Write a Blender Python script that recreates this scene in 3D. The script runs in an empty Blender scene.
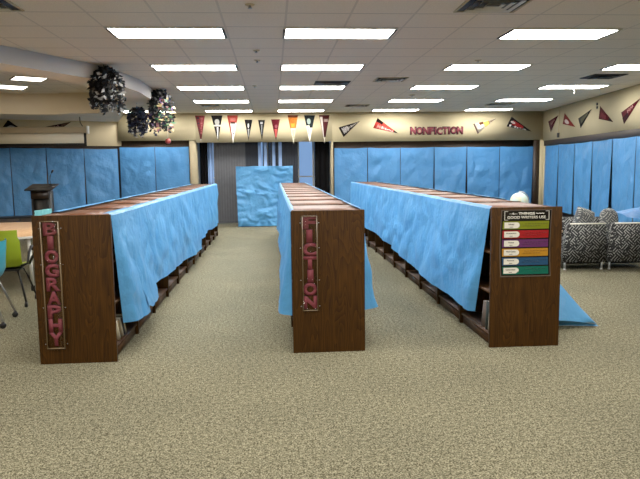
import bpy, bmesh, math, random
from mathutils import Vector, Matrix, noise
random.seed(7)
D = bpy.data
SC = bpy.context.scene
COL = SC.collection
PI = math.pi

# ------------------------------------------------------------------ materials
def srgb(r, g, b):
    def f(c):
        c /= 255.0
        return c / 12.92 if c <= .04045 else ((c + .055) / 1.055) ** 2.4
    return (f(r), f(g), f(b), 1)

def nt(name):
    m = D.materials.new(name); m.use_nodes = True
    t = m.node_tree; b = t.nodes['Principled BSDF']
    return m, t, b

def N(t, kind, **kw):
    n = t.nodes.new(kind)
    for k, v in kw.items():
        if k in n.inputs.keys(): n.inputs[k].default_value = v
        else: setattr(n, k, v)
    return n

def plain(name, col, rough=.6, spec=.4, metal=0, var=0, vscale=6, bump=0, bscale=60, trans=0, coat=0):
    m, t, b = nt(name)
    b.inputs['Base Color'].default_value = col
    b.inputs['Roughness'].default_value = rough
    b.inputs['Specular IOR Level'].default_value = spec
    b.inputs['Metallic'].default_value = metal
    b.inputs['Transmission Weight'].default_value = trans
    b.inputs['Coat Weight'].default_value = coat
    tc = N(t, 'ShaderNodeTexCoord')
    if var:
        no = N(t, 'ShaderNodeTexNoise', Scale=vscale, Detail=4.0)
        t.links.new(tc.outputs['Object'], no.inputs['Vector'])
        r = N(t, 'ShaderNodeValToRGB')
        r.color_ramp.elements[0].position = .3; r.color_ramp.elements[1].position = .7
        r.color_ramp.elements[0].color = [c * (1 - var) for c in col[:3]] + [1]
        r.color_ramp.elements[1].color = [min(1, c * (1 + var)) for c in col[:3]] + [1]
        t.links.new(no.outputs['Fac'], r.inputs['Fac']); t.links.new(r.outputs['Color'], b.inputs['Base Color'])
    if bump:
        no = N(t, 'ShaderNodeTexNoise', Scale=bscale, Detail=3.0)
        t.links.new(tc.outputs['Object'], no.inputs['Vector'])
        bp = N(t, 'ShaderNodeBump', Strength=bump, Distance=.01)
        t.links.new(no.outputs['Fac'], bp.inputs['Height']); t.links.new(bp.outputs['Normal'], b.inputs['Normal'])
    return m

def wood(name, c1, c2, grain=(34, 34, 1.6), rough=.42, spec=.5, coat=.0, swirl=1.0):
    m, t, b = nt(name)
    tc = N(t, 'ShaderNodeTexCoord')
    oi = N(t, 'ShaderNodeObjectInfo')
    off = N(t, 'ShaderNodeVectorMath', operation='SCALE'); off.inputs['Scale'].default_value = 7.0
    comb = N(t, 'ShaderNodeCombineXYZ')
    t.links.new(oi.outputs['Random'], comb.inputs[0]); t.links.new(oi.outputs['Random'], comb.inputs[2])
    t.links.new(comb.outputs[0], off.inputs[0])
    add = N(t, 'ShaderNodeVectorMath', operation='ADD')
    t.links.new(tc.outputs['Object'], add.inputs[0]); t.links.new(off.outputs[0], add.inputs[1])
    mp = N(t, 'ShaderNodeMapping'); mp.inputs['Scale'].default_value = grain
    t.links.new(add.outputs[0], mp.inputs['Vector'])
    n1 = N(t, 'ShaderNodeTexNoise', Scale=1.6, Detail=5.0, Roughness=.62)
    t.links.new(mp.outputs[0], n1.inputs['Vector'])
    # cathedral figure: contour lines of a slow stretched noise
    mp2 = N(t, 'ShaderNodeMapping'); mp2.inputs['Scale'].default_value = [g / 5.5 if g > 5 else g * .75 for g in grain]
    t.links.new(add.outputs[0], mp2.inputs['Vector'])
    n2 = N(t, 'ShaderNodeTexNoise', Scale=.9, Detail=1.0)
    t.links.new(mp2.outputs[0], n2.inputs['Vector'])
    mul = N(t, 'ShaderNodeMath', operation='MULTIPLY'); mul.inputs[1].default_value = 15.0
    t.links.new(n2.outputs['Fac'], mul.inputs[0])
    fr = N(t, 'ShaderNodeMath', operation='FRACT'); t.links.new(mul.outputs[0], fr.inputs[0])
    mix = N(t, 'ShaderNodeMath', operation='MULTIPLY_ADD'); mix.inputs[1].default_value = .38 * swirl
    t.links.new(fr.outputs[0], mix.inputs[0]); 
    m2 = N(t, 'ShaderNodeMath', operation='MULTIPLY'); m2.inputs[1].default_value = .8
    t.links.new(n1.outputs['Fac'], m2.inputs[0]); t.links.new(m2.outputs[0], mix.inputs[2])
    r = N(t, 'ShaderNodeValToRGB')
    r.color_ramp.elements[0].position = .3; r.color_ramp.elements[0].color = c1
    r.color_ramp.elements[1].position = .85; r.color_ramp.elements[1].color = c2
    t.links.new(mix.outputs[0], r.inputs['Fac']); t.links.new(r.outputs['Color'], b.inputs['Base Color'])
    b.inputs['Roughness'].default_value = rough; b.inputs['Specular IOR Level'].default_value = spec
    b.inputs['Coat Weight'].default_value = coat; b.inputs['Coat Roughness'].default_value = .25
    return m

def carpet_mat():
    m, t, b = nt('carpet_pile')
    tc = N(t, 'ShaderNodeTexCoord')
    n1 = N(t, 'ShaderNodeTexNoise', Scale=105.0, Detail=2.0, Roughness=.8)
    n2 = N(t, 'ShaderNodeTexNoise', Scale=1.1, Detail=4.0)
    n3 = N(t, 'ShaderNodeTexNoise', Scale=34.0, Detail=2.0, Roughness=.7)
    for n in (n1, n2, n3): t.links.new(tc.outputs['Object'], n.inputs['Vector'])
    r = N(t, 'ShaderNodeValToRGB')
    e = r.color_ramp.elements
    e[0].position = .41; e[0].color = (.050, .044, .022, 1)
    e[1].position = .585; e[1].color = (.445, .415, .283, 1)
    x = e.new(.5); x.color = (.192, .178, .116, 1)
    av = N(t, 'ShaderNodeMix', data_type='FLOAT'); av.inputs[0].default_value = .27
    t.links.new(n1.outputs['Fac'], av.inputs[2]); t.links.new(n3.outputs['Fac'], av.inputs[3])
    t.links.new(av.outputs[0], r.inputs['Fac'])
    r2 = N(t, 'ShaderNodeValToRGB')
    r2.color_ramp.elements[0].position = .3; r2.color_ramp.elements[0].color = (.84, .84, .84, 1)
    r2.color_ramp.elements[1].position = .75; r2.color_ramp.elements[1].color = (1.06, 1.05, 1.03, 1)
    t.links.new(n2.outputs['Fac'], r2.inputs['Fac'])
    mx = N(t, 'ShaderNodeMix', data_type='RGBA', blend_type='MULTIPLY'); mx.inputs[0].default_value = 1
    t.links.new(r.outputs['Color'], mx.inputs[6]); t.links.new(r2.outputs['Color'], mx.inputs[7])
    t.links.new(mx.outputs[2], b.inputs['Base Color'])
    b.inputs['Roughness'].default_value = .95; b.inputs['Specular IOR Level'].default_value = .1
    bp = N(t, 'ShaderNodeBump', Strength=.6, Distance=.008)
    t.links.new(n1.outputs['Fac'], bp.inputs['Height']); t.links.new(bp.outputs['Normal'], b.inputs['Normal'])
    return m

def tile_mat(name, col, px, py, ox, oy, line=.011):
    """lay-in ceiling tiles: speckled panel with a thin metal grid in object space"""
    m, t, b = nt(name)
    tc = N(t, 'ShaderNodeTexCoord'); sp = N(t, 'ShaderNodeSeparateXYZ')
    t.links.new(tc.outputs['Object'], sp.inputs[0])
    masks = []
    for k, (p, o, w) in enumerate(((px, ox, line), (py, oy, line))):
        a = N(t, 'ShaderNodeMath', operation='SUBTRACT'); a.inputs[1].default_value = o - 50 * p
        t.links.new(sp.outputs[k], a.inputs[0])
        d = N(t, 'ShaderNodeMath', operation='DIVIDE'); d.inputs[1].default_value = p
        t.links.new(a.outputs[0], d.inputs[0])
        f = N(t, 'ShaderNodeMath', operation='FRACT'); t.links.new(d.outputs[0], f.inputs[0])
        s = N(t, 'ShaderNodeMath', operation='SUBTRACT'); s.inputs[1].default_value = .5
        t.links.new(f.outputs[0], s.inputs[0])
        ab = N(t, 'ShaderNodeMath', operation='ABSOLUTE'); t.links.new(s.outputs[0], ab.inputs[0])
        g = N(t, 'ShaderNodeMath', operation='GREATER_THAN'); g.inputs[1].default_value = .5 - w / p
        t.links.new(ab.outputs[0], g.inputs[0]); masks.append(g)
    # the cross tees (along y) are paler, the main runners darker
    no = N(t, 'ShaderNodeTexNoise', Scale=90.0, Detail=3.0)
    t.links.new(tc.outputs['Object'], no.inputs['Vector'])
    r = N(t, 'ShaderNodeValToRGB')
    r.color_ramp.elements[0].position = .3; r.color_ramp.elements[0].color = [c * .9 for c in col[:3]] + [1]
    r.color_ramp.elements[1].position = .7; r.color_ramp.elements[1].color = [c * 1.06 for c in col[:3]] + [1]
    t.links.new(no.outputs['Fac'], r.inputs['Fac'])
    mx = N(t, 'ShaderNodeMix', data_type='RGBA'); t.links.new(masks[1].outputs[0], mx.inputs[0])
    t.links.new(r.outputs['Color'], mx.inputs[6]); mx.inputs[7].default_value = [c * .62 for c in col[:3]] + [1]
    mx2 = N(t, 'ShaderNodeMix', data_type='RGBA'); t.links.new(masks[0].outputs[0], mx2.inputs[0])
    t.links.new(mx.outputs[2], mx2.inputs[6]); mx2.inputs[7].default_value = [min(1, c * .78) for c in col[:3]] + [1]
    t.links.new(mx2.outputs[2], b.inputs['Base Color'])
    b.inputs['Roughness'].default_value = .8; b.inputs['Specular IOR Level'].default_value = .25
    bp = N(t, 'ShaderNodeBump', Strength=.15, Distance=.004)
    t.links.new(no.outputs['Fac'], bp.inputs['Height']); t.links.new(bp.outputs['Normal'], b.inputs['Normal'])
    return m

def emit(name, col, s, stripes=0):
    m = D.materials.new(name); m.use_nodes = True; t = m.node_tree
    t.nodes.remove(t.nodes['Principled BSDF'])
    e = N(t, 'ShaderNodeEmission', Strength=s); e.inputs['Color'].default_value = col
    t.links.new(e.outputs[0], t.nodes['Material Output'].inputs[0])
    return m

def paper_mat(name, col, back):
    m, t, b = nt(name)
    tc = N(t, 'ShaderNodeTexCoord')
    no = N(t, 'ShaderNodeTexNoise', Scale=2.2, Detail=5.0, Roughness=.6)
    t.links.new(tc.outputs['Object'], no.inputs['Vector'])
    r = N(t, 'ShaderNodeValToRGB')
    r.color_ramp.elements[0].position = .3; r.color_ramp.elements[0].color = [c * .92 for c in col[:3]] + [1]
    r.color_ramp.elements[1].position = .72; r.color_ramp.elements[1].color = [min(1, c * 1.07) for c in col[:3]] + [1]
    t.links.new(no.outputs['Fac'], r.inputs['Fac'])
    t.links.new(r.outputs['Color'], b.inputs['Base Color'])
    b.inputs['Roughness'].default_value = .48; b.inputs['Specular IOR Level'].default_value = .45
    # soft creases
    vo = N(t, 'ShaderNodeTexVoronoi', Scale=2.6, feature='DISTANCE_TO_EDGE')
    n2 = N(t, 'ShaderNodeTexNoise', Scale=3.0, Detail=4.0)
    mixv = N(t, 'ShaderNodeMix', data_type='VECTOR'); mixv.inputs[0].default_value = .3
    t.links.new(tc.outputs['Object'], n2.inputs['Vector'])
    t.links.new(tc.outputs['Object'], mixv.inputs[4]); t.links.new(n2.outputs['Color'], mixv.inputs[5])
    t.links.new(mixv.outputs[1], vo.inputs['Vector'])
    n3 = N(t, 'ShaderNodeTexNoise', Scale=3.2, Detail=4.0, Roughness=.55)
    t.links.new(tc.outputs['Object'], n3.inputs['Vector'])
    ad = N(t, 'ShaderNodeMath', operation='MULTIPLY_ADD'); ad.inputs[1].default_value = .9
    t.links.new(vo.outputs['Distance'], ad.inputs[0]); t.links.new(n3.outputs['Fac'], ad.inputs[2])
    bp = N(t, 'ShaderNodeBump', Strength=.36, Distance=.10)
    t.links.new(ad.outputs[0], bp.inputs['Height']); t.links.new(bp.outputs['Normal'], b.inputs['Normal'])
    return m

def pattern_mat(name):
    """black upholstery with short pale hatch strokes in alternating diagonal blocks"""
    m, t, b = nt(name)
    tc = N(t, 'ShaderNodeTexCoord')
    sp = N(t, 'ShaderNodeSeparateXYZ'); t.links.new(tc.outputs['Object'], sp.inputs[0])
    ad = N(t, 'ShaderNodeMath', operation='ADD'); t.links.new(sp.outputs[0], ad.inputs[0]); t.links.new(sp.outputs[1], ad.inputs[1])
    cb = N(t, 'ShaderNodeCombineXYZ'); t.links.new(ad.outputs[0], cb.inputs[0]); t.links.new(sp.outputs[2], cb.inputs[1])
    mp = N(t, 'ShaderNodeMapping'); mp.inputs['Rotation'].default_value = (0, 0, PI / 4); mp.inputs['Scale'].default_value = (1, 1, 1)
    t.links.new(cb.outputs[0], mp.inputs['Vector'])
    ch = N(t, 'ShaderNodeTexChecker', Scale=9.0); t.links.new(mp.outputs[0], ch.inputs['Vector'])
    s2 = N(t, 'ShaderNodeSeparateXYZ'); t.links.new(mp.outputs[0], s2.inputs[0])
    out = []
    for k in range(2):
        ml = N(t, 'ShaderNodeMath', operation='MULTIPLY'); ml.inputs[1].default_value = 29.0
        t.links.new(s2.outputs[k], ml.inputs[0])
        fr = N(t, 'ShaderNodeMath', operation='FRACT'); t.links.new(ml.outputs[0], fr.inputs[0])
        g = N(t, 'ShaderNodeMath', operation='GREATER_THAN'); g.inputs[1].default_value = .70
        t.links.new(fr.outputs[0], g.inputs[0]); out.append(g)
    mx = N(t, 'ShaderNodeMix', data_type='FLOAT')
    t.links.new(ch.outputs['Fac'], mx.inputs[0]); t.links.new(out[0].outputs[0], mx.inputs[2]); t.links.new(out[1].outputs[0], mx.inputs[3])
    no = N(t, 'ShaderNodeTexNoise', Scale=26.0, Detail=2.0); t.links.new(tc.outputs['Object'], no.inputs['Vector'])
    gt = N(t, 'ShaderNodeMath', operation='GREATER_THAN'); gt.inputs[1].default_value = .44; t.links.new(no.outputs['Fac'], gt.inputs[0])
    mu = N(t, 'ShaderNodeMath', operation='MULTIPLY'); t.links.new(mx.outputs[0], mu.inputs[0]); t.links.new(gt.outputs[0], mu.inputs[1])
    mc = N(t, 'ShaderNodeMix', data_type='RGBA'); t.links.new(mu.outputs[0], mc.inputs[0])
    mc.inputs[6].default_value = srgb(14, 15, 19); mc.inputs[7].default_value = srgb(146, 148, 144)
    t.links.new(mc.outputs[2], b.inputs['Base Color']); b.inputs['Roughness'].default_value = .85
    return m

M = {}
M['carpet'] = carpet_mat()
M['tile'] = tile_mat('ceiling_tiles', (.84, .745, .60, 1), .6335, .61, .16, 6.995)
M['cream'] = plain('cream_wall_paint', (.47, .40, .245, 1), .75, .3, var=.04, vscale=1.5)
M['tan'] = plain('tan_wall_paint', (.55, .45, .28, 1), .75, .3, var=.04, vscale=1.5)
M['soffit'] = plain('gray_soffit_paint', (.52, .49, .46, 1), .7, .3, var=.04, vscale=2)
M['soffit_under'] = plain('soffit_underside_paint', (.90, .80, .66, 1), .75, .3, var=.04, vscale=2)
M['darkwood'] = wood('dark_wood_trim', srgb(26, 17, 11), srgb(48, 31, 19), rough=.5)
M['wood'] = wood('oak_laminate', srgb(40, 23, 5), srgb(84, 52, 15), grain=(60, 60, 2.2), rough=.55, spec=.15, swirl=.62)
M['wood_y'] = wood('oak_lit_top_laminate', srgb(88, 48, 26), srgb(126, 76, 48), grain=(34, 1.6, 34), rough=.42, spec=.35)  # lighter than the panels: reflected ceiling light put into the top colour
M['wood_in'] = wood('oak_shelf_laminate', srgb(56, 34, 17), srgb(90, 60, 34), grain=(34, 1.6, 34), rough=.5, spec=.3)
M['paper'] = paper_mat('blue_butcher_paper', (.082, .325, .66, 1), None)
M['paper_shaded'] = paper_mat('shaded_blue_paper', (.035, .16, .40, 1), None)  # same blue paper, darkened: shadow on the heap put into the colour
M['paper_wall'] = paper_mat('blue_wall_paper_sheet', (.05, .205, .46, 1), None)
M['light'] = emit('light_diffuser_glow', (1, .965, .90, 1), 31.0)
M['light_warm'] = emit('warm_diffuser_glow', (1, .90, .76, 1), 8.0)
M['metal_w'] = plain('white_painted_metal', srgb(215, 213, 205), .45, .5)
M['metal_d'] = plain('dark_metal', srgb(40, 38, 36), .5, .5)
M['chrome'] = plain('brushed_steel', srgb(190, 190, 188), .3, .5, metal=.8)
M['black'] = plain('black_plastic', srgb(22, 22, 24), .5, .4)
M['blackcloth'] = plain('black_curtain_fabric', srgb(5, 5, 7), .9, .1, var=.2, vscale=10)
M['slat'] = plain('gray_blind_slat', srgb(84, 85, 90), .6, .3, var=.08, vscale=8)
M['slat_d'] = plain('dark_blind_slat', srgb(34, 38, 48), .6, .3, var=.1, vscale=8)
M['slat_skylit'] = plain('skylit_blind_strip', srgb(140, 172, 222), .6, .3)  # sky brightness showing between the slats, put into the colour of these strips
M['maroon'] = plain('maroon_letter', srgb(126, 54, 64), .6, .3, var=.08, vscale=30)
M['maroon_d'] = plain('dark_letter_outline', srgb(52, 22, 28), .6, .3)
M['white'] = plain('white_paper', srgb(236, 232, 220), .7, .3)
M['cover'] = plain('book_cover_cream', srgb(206, 190, 160), .6, .3, var=.1)
M['orange_top'] = wood('light_maple', srgb(196, 150, 106), srgb(226, 186, 142), grain=(30, 1.5, 30), rough=.35)
M['lime'] = plain('lime_green_plastic', srgb(150, 172, 30), .4, .5)
M['teal'] = plain('teal_plastic', srgb(60, 158, 178), .4, .5)
M['aqua'] = plain('pale_aqua_plastic', srgb(120, 200, 206), .4, .5)
M['pattern'] = pattern_mat('hatched_upholstery')
M['screenwhite'] = plain('screen_fabric', srgb(232, 222, 200), .8, .2)
M['case'] = plain('screen_case_paint', srgb(176, 158, 130), .6, .3)

def acrylic():
    m, t, b = nt('clear_acrylic')
    tr = N(t, 'ShaderNodeBsdfTransparent'); gl = N(t, 'ShaderNodeBsdfGlossy', Roughness=.06)
    fz = N(t, 'ShaderNodeFresnel', IOR=1.45); mx = N(t, 'ShaderNodeMixShader')
    fm = N(t, 'ShaderNodeMath', operation='MULTIPLY'); fm.inputs[1].default_value = .05; t.links.new(fz.outputs[0], fm.inputs[0])
    t.links.new(fm.outputs[0], mx.inputs[0]); t.links.new(tr.outputs[0], mx.inputs[1]); t.links.new(gl.outputs[0], mx.inputs[2])
    t.links.new(mx.outputs[0], t.nodes['Material Output'].inputs[0]); return m
M['acrylic'] = acrylic()
M['acrylic_edge'] = plain('acrylic_edge', srgb(116, 96, 70), .25, .6)

# ------------------------------------------------------------------ mesh helpers
class MB:
    def __init__(s): s.bm = bmesh.new()
    def box(s, x0, x1, y0, y1, z0, z1, bev=0):
        b = bmesh.new()
        bmesh.ops.create_cube(b, size=1)
        for v in b.verts:
            v.co = ((x0 + x1) / 2 + v.co.x * (x1 - x0), (y0 + y1) / 2 + v.co.y * (y1 - y0), (z0 + z1) / 2 + v.co.z * (z1 - z0))
        if bev: bmesh.ops.bevel(b, geom=b.edges[:], offset=bev, segments=2, affect='EDGES', profile=.6)
        s.merge(b); return s
    def merge(s, b, mat=None):
        if mat: bmesh.ops.transform(b, matrix=mat, verts=b.verts[:])
        me = D.meshes.new('t'); b.to_mesh(me); b.free(); s.bm.from_mesh(me); D.meshes.remove(me)
    def prism(s, pts, z0, z1):
        b = bmesh.new()
        lo = [b.verts.new((x, y, z0)) for x, y in pts]; hi = [b.verts.new((x, y, z1)) for x, y in pts]
        n = len(pts)
        b.faces.new(lo[::-1]); b.faces.new(hi)
        for i in range(n): b.faces.new((lo[i], lo[(i + 1) % n], hi[(i + 1) % n], hi[i]))
        bmesh.ops.recalc_face_normals(b, faces=b.faces[:])
        s.merge(b); return s
    def tube(s, pts, r, seg=8, r1=None):
        pts = [Vector(p) for p in pts]; rings = []
        b = s.bm
        for i, p in enumerate(pts):
            d = (pts[min(i + 1, len(pts) - 1)] - pts[max(i - 1, 0)]).normalized()
            a = d.cross(Vector((0, 0, 1)) if abs(d.z) < .9 else Vector((1, 0, 0))).normalized(); c = d.cross(a)
            rr = r if r1 is None else r + (r1 - r) * i / max(1, len(pts) - 1)
            rings.append([b.verts.new(p + (a * math.cos(2 * PI * k / seg) + c * math.sin(2 * PI * k / seg)) * rr) for k in range(seg)])
        for i in range(len(rings) - 1):
            for k in range(seg):
                b.faces.new((rings[i][k], rings[i][(k + 1) % seg], rings[i + 1][(k + 1) % seg], rings[i + 1][k]))
        b.faces.new(rings[0][::-1]); b.faces.new(rings[-1]); return s
    def lathe(s, prof, cx=0, cy=0, seg=20):
        b = s.bm; rings = []
        for r, z in prof: rings.append([b.verts.new((cx + r * math.cos(2 * PI * k / seg), cy + r * math.sin(2 * PI * k / seg), z)) for k in range(seg)])
        for i in range(len(rings) - 1):
            for k in range(seg): b.faces.new((rings[i][k], rings[i][(k + 1) % seg], rings[i + 1][(k + 1) % seg], rings[i + 1][k]))
        b.faces.new(rings[0][::-1]); b.faces.new(rings[-1]); return s
    def grid(s, fn, nu, nv):
        vs = [[s.bm.verts.new(fn(i / nu, j / nv)) for j in range(nv + 1)] for i in range(nu + 1)]
        for i in range(nu):
            for j in range(nv): s.bm.faces.new((vs[i][j], vs[i + 1][j], vs[i + 1][j + 1], vs[i][j + 1]))
        return s
    def poly(s, pts):
        s.bm.faces.new([s.bm.verts.new(p) for p in pts]); return s
    def build(s, name, mat, parent=None, loc=(0, 0, 0), rz=0, smooth=False, weld=True):
        if weld: bmesh.ops.remove_doubles(s.bm, verts=s.bm.verts[:], dist=1e-6)
        bmesh.ops.recalc_face_normals(s.bm, faces=s.bm.faces[:])
        if smooth:
            for e in s.bm.edges:
                if len(e.link_faces) == 2 and e.calc_face_angle(0) > .6: e.smooth = False
        me = D.meshes.new(name); s.bm.to_mesh(me); s.bm.free()
        for m in (mat if isinstance(mat, (list, tuple)) else [mat]): me.materials.append(m)
        if smooth:
            me.set_sharp_from_angle(angle=.75) if False else None
        for p in me.polygons: p.use_smooth = True
        o = D.objects.new(name, me); COL.objects.link(o); o.location = loc; o.rotation_euler = (0, 0, rz)
        if parent: o.parent = parent
        return o

def tag(o, label=None, cat=None, group=None, kind=None):
    if label: o['label'] = label
    if cat: o['category'] = cat
    if group: o['group'] = group
    if kind: o['kind'] = kind
    return o
def thing(name, label, cat, loc=(0, 0, 0), rz=0, group=None):
    o = D.objects.new(name, None); COL.objects.link(o); o.empty_display_size = .1
    o.location = loc; o.rotation_euler = (0, 0, rz)
    return tag(o, label, cat, group)
def struct(o): o['kind'] = 'structure'; return o
def kids(o): return [c for c in D.objects if c.parent == o]
def copy_tree(o, parent=None):
    c = o.copy(); COL.objects.link(c); c.parent = parent
    for ch in kids(o): copy_tree(ch, c)
    return c
def nz(x, y, z, s=1): return noise.noise(Vector((x * s, y * s, z * s)))
def ridge(x, y, z, s=1): return 1 - abs(noise.noise(Vector((x * s, y * s, z * s)))) * 2

def text_mesh(body, w, h, depth, bold=.0):
    """letters as a bmesh in the x-z plane, centred on x, z from 0 to h, facing -y"""
    cu = D.curves.new('t', 'FONT'); cu.body = body; cu.size = 1; cu.extrude = .5; cu.offset = bold; cu.align_x = 'CENTER'
    cu.resolution_u = 3
    o = D.objects.new('t', cu); COL.objects.link(o)
    dg = bpy.context.evaluated_depsgraph_get(); dg.update()
    me = D.meshes.new_from_object(o.evaluated_get(dg))
    b = bmesh.new(); b.from_mesh(me); D.objects.remove(o); D.curves.remove(cu); D.meshes.remove(me)
    xs = [v.co.x for v in b.verts]; ys = [v.co.y for v in b.verts]
    x0, x1, y0, y1 = min(xs), max(xs), min(ys), max(ys)
    for v in b.verts:
        x, y, z = v.co
        v.co = ((x - (x0 + x1) / 2) / (x1 - x0) * w, -z * depth, (y - y0) / (y1 - y0) * h)
    return b
def text_obj(body, w, h, depth, mat, name, parent, loc, bold=.02):
    m = MB(); m.merge(text_mesh(body, w, h, depth, bold))
    return m.build(name, mat, parent, loc)

# ------------------------------------------------------------------ camera
F, YAW, PITCH, ROLL, CH = 635.7687, .07216201, .11361804, -.01226744, 1.56
w = Vector((math.sin(YAW) * math.cos(PITCH), math.cos(YAW) * math.cos(PITCH), -math.sin(PITCH)))
r_ = Vector((math.cos(YAW), -math.sin(YAW), 0)); u_ = r_.cross(w)
r = r_ * math.cos(ROLL) + u_ * math.sin(ROLL); u = u_ * math.cos(ROLL) - r_ * math.sin(ROLL)
cam = D.cameras.new('camera'); co = D.objects.new('camera', cam); COL.objects.link(co)
cam.sensor_width = 36; cam.lens = F / 640 * 36; cam.clip_start = .05
co.matrix_world = Matrix(((r.x, u.x, -w.x, 0), (r.y, u.y, -w.y, 0), (r.z, u.z, -w.z, CH), (0, 0, 0, 1)))
SC.camera = co

# ------------------------------------------------------------------ room shell
CZ = 3.047; YB = 17.7; XL = -9.0; YF = -3.0
def rwx(y): return 7.64 + .1145 * (y - 17.7)          # inner face of the right wall, slightly splayed
RA = math.atan(.1145)
def rw(s, z, off=0):                                  # s metres from the back corner along the right wall
    y = 17.7 - s * math.cos(RA)
    return Vector((rwx(y) - off * math.cos(RA), y + off * math.sin(RA), z))

AD = Vector((-.89996, -.43598, 0)); AN = Vector((.43598, -.89996, 0)); AA = Vector((-4.13, 17.78, 0)); AR = math.atan2(.43598, .89996)
def aw(t, z, off=0):                                  # along the angled wall at the far left; off = into the room
    p = AA + AD * t + AN * off; return Vector((p.x, p.y, z))
def awall(t0, t1, z0, z1, o0, o1):
    return MB().prism([(p.x, p.y) for p in (aw(t0, 0, o0), aw(t1, 0, o0), aw(t1, 0, o1), aw(t0, 0, o1))], z0, z1)
struct(MB().prism([(XL, YF), (8.4, YF), (8.4, 19.4), (XL, 19.4)], -.1, 0).build('floor', M['carpet']))

SOF = [(XL, 4.0), (-5.24, 4.0), (-3.2, 8.03), (-2.36, 9.7), (-2.19, 11.0), (-2.22, 12.4), (-3.2, 14.4), (-4.13, 17.78), (XL, 15.42)]
COF = [(-8.4, 4.8), (-5.5, 4.8), (-3.62, 8.2), (-2.86, 9.9), (-2.72, 11.0), (-2.78, 12.2), (-3.6, 13.9), (-3.92, 15.0), (-4.75, 15.05), (-4.86, 15.2), (-5.5, 15.2), (-6.4, 14.9), (-8.4, 14.9)]
SZ = 2.835; CFZ = 3.30
def fill(loops, z):
    b = bmesh.new()
    for L in loops:
        vs = [b.verts.new((x, y, z)) for x, y in L]
        for i in range(len(vs)): b.edges.new((vs[i], vs[(i + 1) % len(vs)]))
    bmesh.ops.triangle_fill(b, use_beauty=True, use_dissolve=False, edges=b.edges[:])
    return b
m = MB(); m.merge(fill([[(XL, YF), (8.4, YF), (8.4, 19.4), (XL, 19.4)], [(x + (.001 if x == XL else 0), y) for x, y in SOF]], CZ))
struct(m.build('ceiling', M['tile']))
# dropped ring soffit with a raised coffer inside it
m = MB()
for i in range(1, len(SOF) - 2):
    a, b2 = SOF[i], SOF[i + 1]
    m.poly([(a[0], a[1], SZ), (b2[0], b2[1], SZ), (b2[0], b2[1], CZ), (a[0], a[1], CZ)])
a, b2 = SOF[0], SOF[1]; m.poly([(a[0], a[1], SZ), (b2[0], b2[1], SZ), (b2[0], b2[1], CZ), (a[0], a[1], CZ)])
struct(m.build('trim_1', M['soffit']))
m = MB(); m.merge(fill([SOF, COF], SZ)); struct(m.build('trim_2', M['soffit_under']))
m = MB()
for i in range(len(COF)):
    a, b2 = COF[i], COF[(i + 1) % len(COF)]
    m.poly([(a[0], a[1], SZ), (b2[0], b2[1], SZ), (b2[0], b2[1], CFZ), (a[0], a[1], CFZ)])
M['coffer'] = plain('coffer_wall_paint', (.70, .59, .42, 1), .75, .3, var=.03, vscale=2)
struct(m.build('trim_3', M['coffer']))
m = MB(); m.merge(fill([COF], CFZ))
M['tile2'] = tile_mat('coffer_tiles', (.90, .80, .66, 1), .61, .61, .1, .2)
struct(m.build('trim_4', M['tile2']))

# walls
struct(MB().box(XL - .15, XL, YF, 19.4, 0, 3.4).build('wall_left', M['cream']))
struct(MB().box(XL, 8.2, YF - .15, YF, 0, CZ).build('wall_front', M['cream']))
m = MB()
m.box(1.66, 7.8, YB, YB + .5, 2.25, CZ)                # bulkheads over the papered shelving
m.box(-2.08, 1.66, YB, YB + .25, 2.265, CZ)
m.box(-4.14, -2.08, YB, YB + .5, 2.325, CZ)


m.box(7.57, 7.75, YB - .02, YB + .3, 0, 2.25)
m.box(XL, 8.2, 19.3, 19.4, 0, CZ) if False else None
struct(m.build('wall_back', M['cream']))
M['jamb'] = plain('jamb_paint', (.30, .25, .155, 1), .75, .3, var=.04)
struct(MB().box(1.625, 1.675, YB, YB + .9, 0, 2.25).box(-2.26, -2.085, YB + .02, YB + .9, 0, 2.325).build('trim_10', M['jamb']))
struct(awall(-.3, 5.4, 2.19, 3.3, 0, -.35).build('wall_back_left', M['tan']))
def rwall_prism(s0, s1, z0, z1, o0, o1):
    pts = [rw(s0, 0, o0), rw(s1, 0, o0), rw(s1, 0, o1), rw(s0, 0, o1)]
    return MB().prism([(p.x, p.y) for p in pts], z0, z1)
struct(rwall_prism(-.3, 20.9, 2.215, CZ, 0, -.5).build('wall_right', M['cream']))
struct(rwall_prism(-.3, 20.9, 0, 2.215, -.12, -.5).build('wall_right_lower', M['darkwood']))
struct(rwall_prism(.12, 20.9, 2.07, 2.214, .0, -.12).build('trim_5', M['darkwood']))
struct(rwall_prism(.0, .12, 0, 2.214, .0, -.12).build('trim_6', M['cream']))
# dark shelving recesses behind the paper sheets on the back wall
struct(MB().box(1.69, 7.57, YB + .1, YB + .5, 0, 2.25).box(7.40, 7.57, YB + .02, YB + .1, 0, 2.25).build('trim_7', M['darkwood']))
struct(awall(-.3, 5.4, 0, 2.19, -.06, -.35).box(-4.2, -2.26, YB + .1, YB + .5, 0, 2.325).build('trim_8', M['darkwood']))
# window bay behind the rows
WY = 18.7
m = MB()
m.box(-2.03, 1.6, WY, WY + .12, 0, .12); m.box(-2.03, 1.6, WY, WY + .12, 2.5, 2.7)
for x in (-2.03, -1.1, -.18, .72, 1.16, 1.52): m.box(x, x + .05, WY, WY + .1, .12, 2.5)
m.box(-2.03, 1.6, WY + .01, WY + .08, 1.27, 1.305)
wf = struct(m.build('window_1', M['metal_w']))
wg = MB().poly([(-2.03, WY + .05, .1), (1.6, WY + .05, .1), (1.6, WY + .05, 2.52), (-2.03, WY + .05, 2.52)]).build('pane', M['acrylic'], wf)
struct(MB().box(-2.3, 1.9, YB + .25, WY + .12, 2.5, 2.6).build('trim_9', M['tan']))

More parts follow.
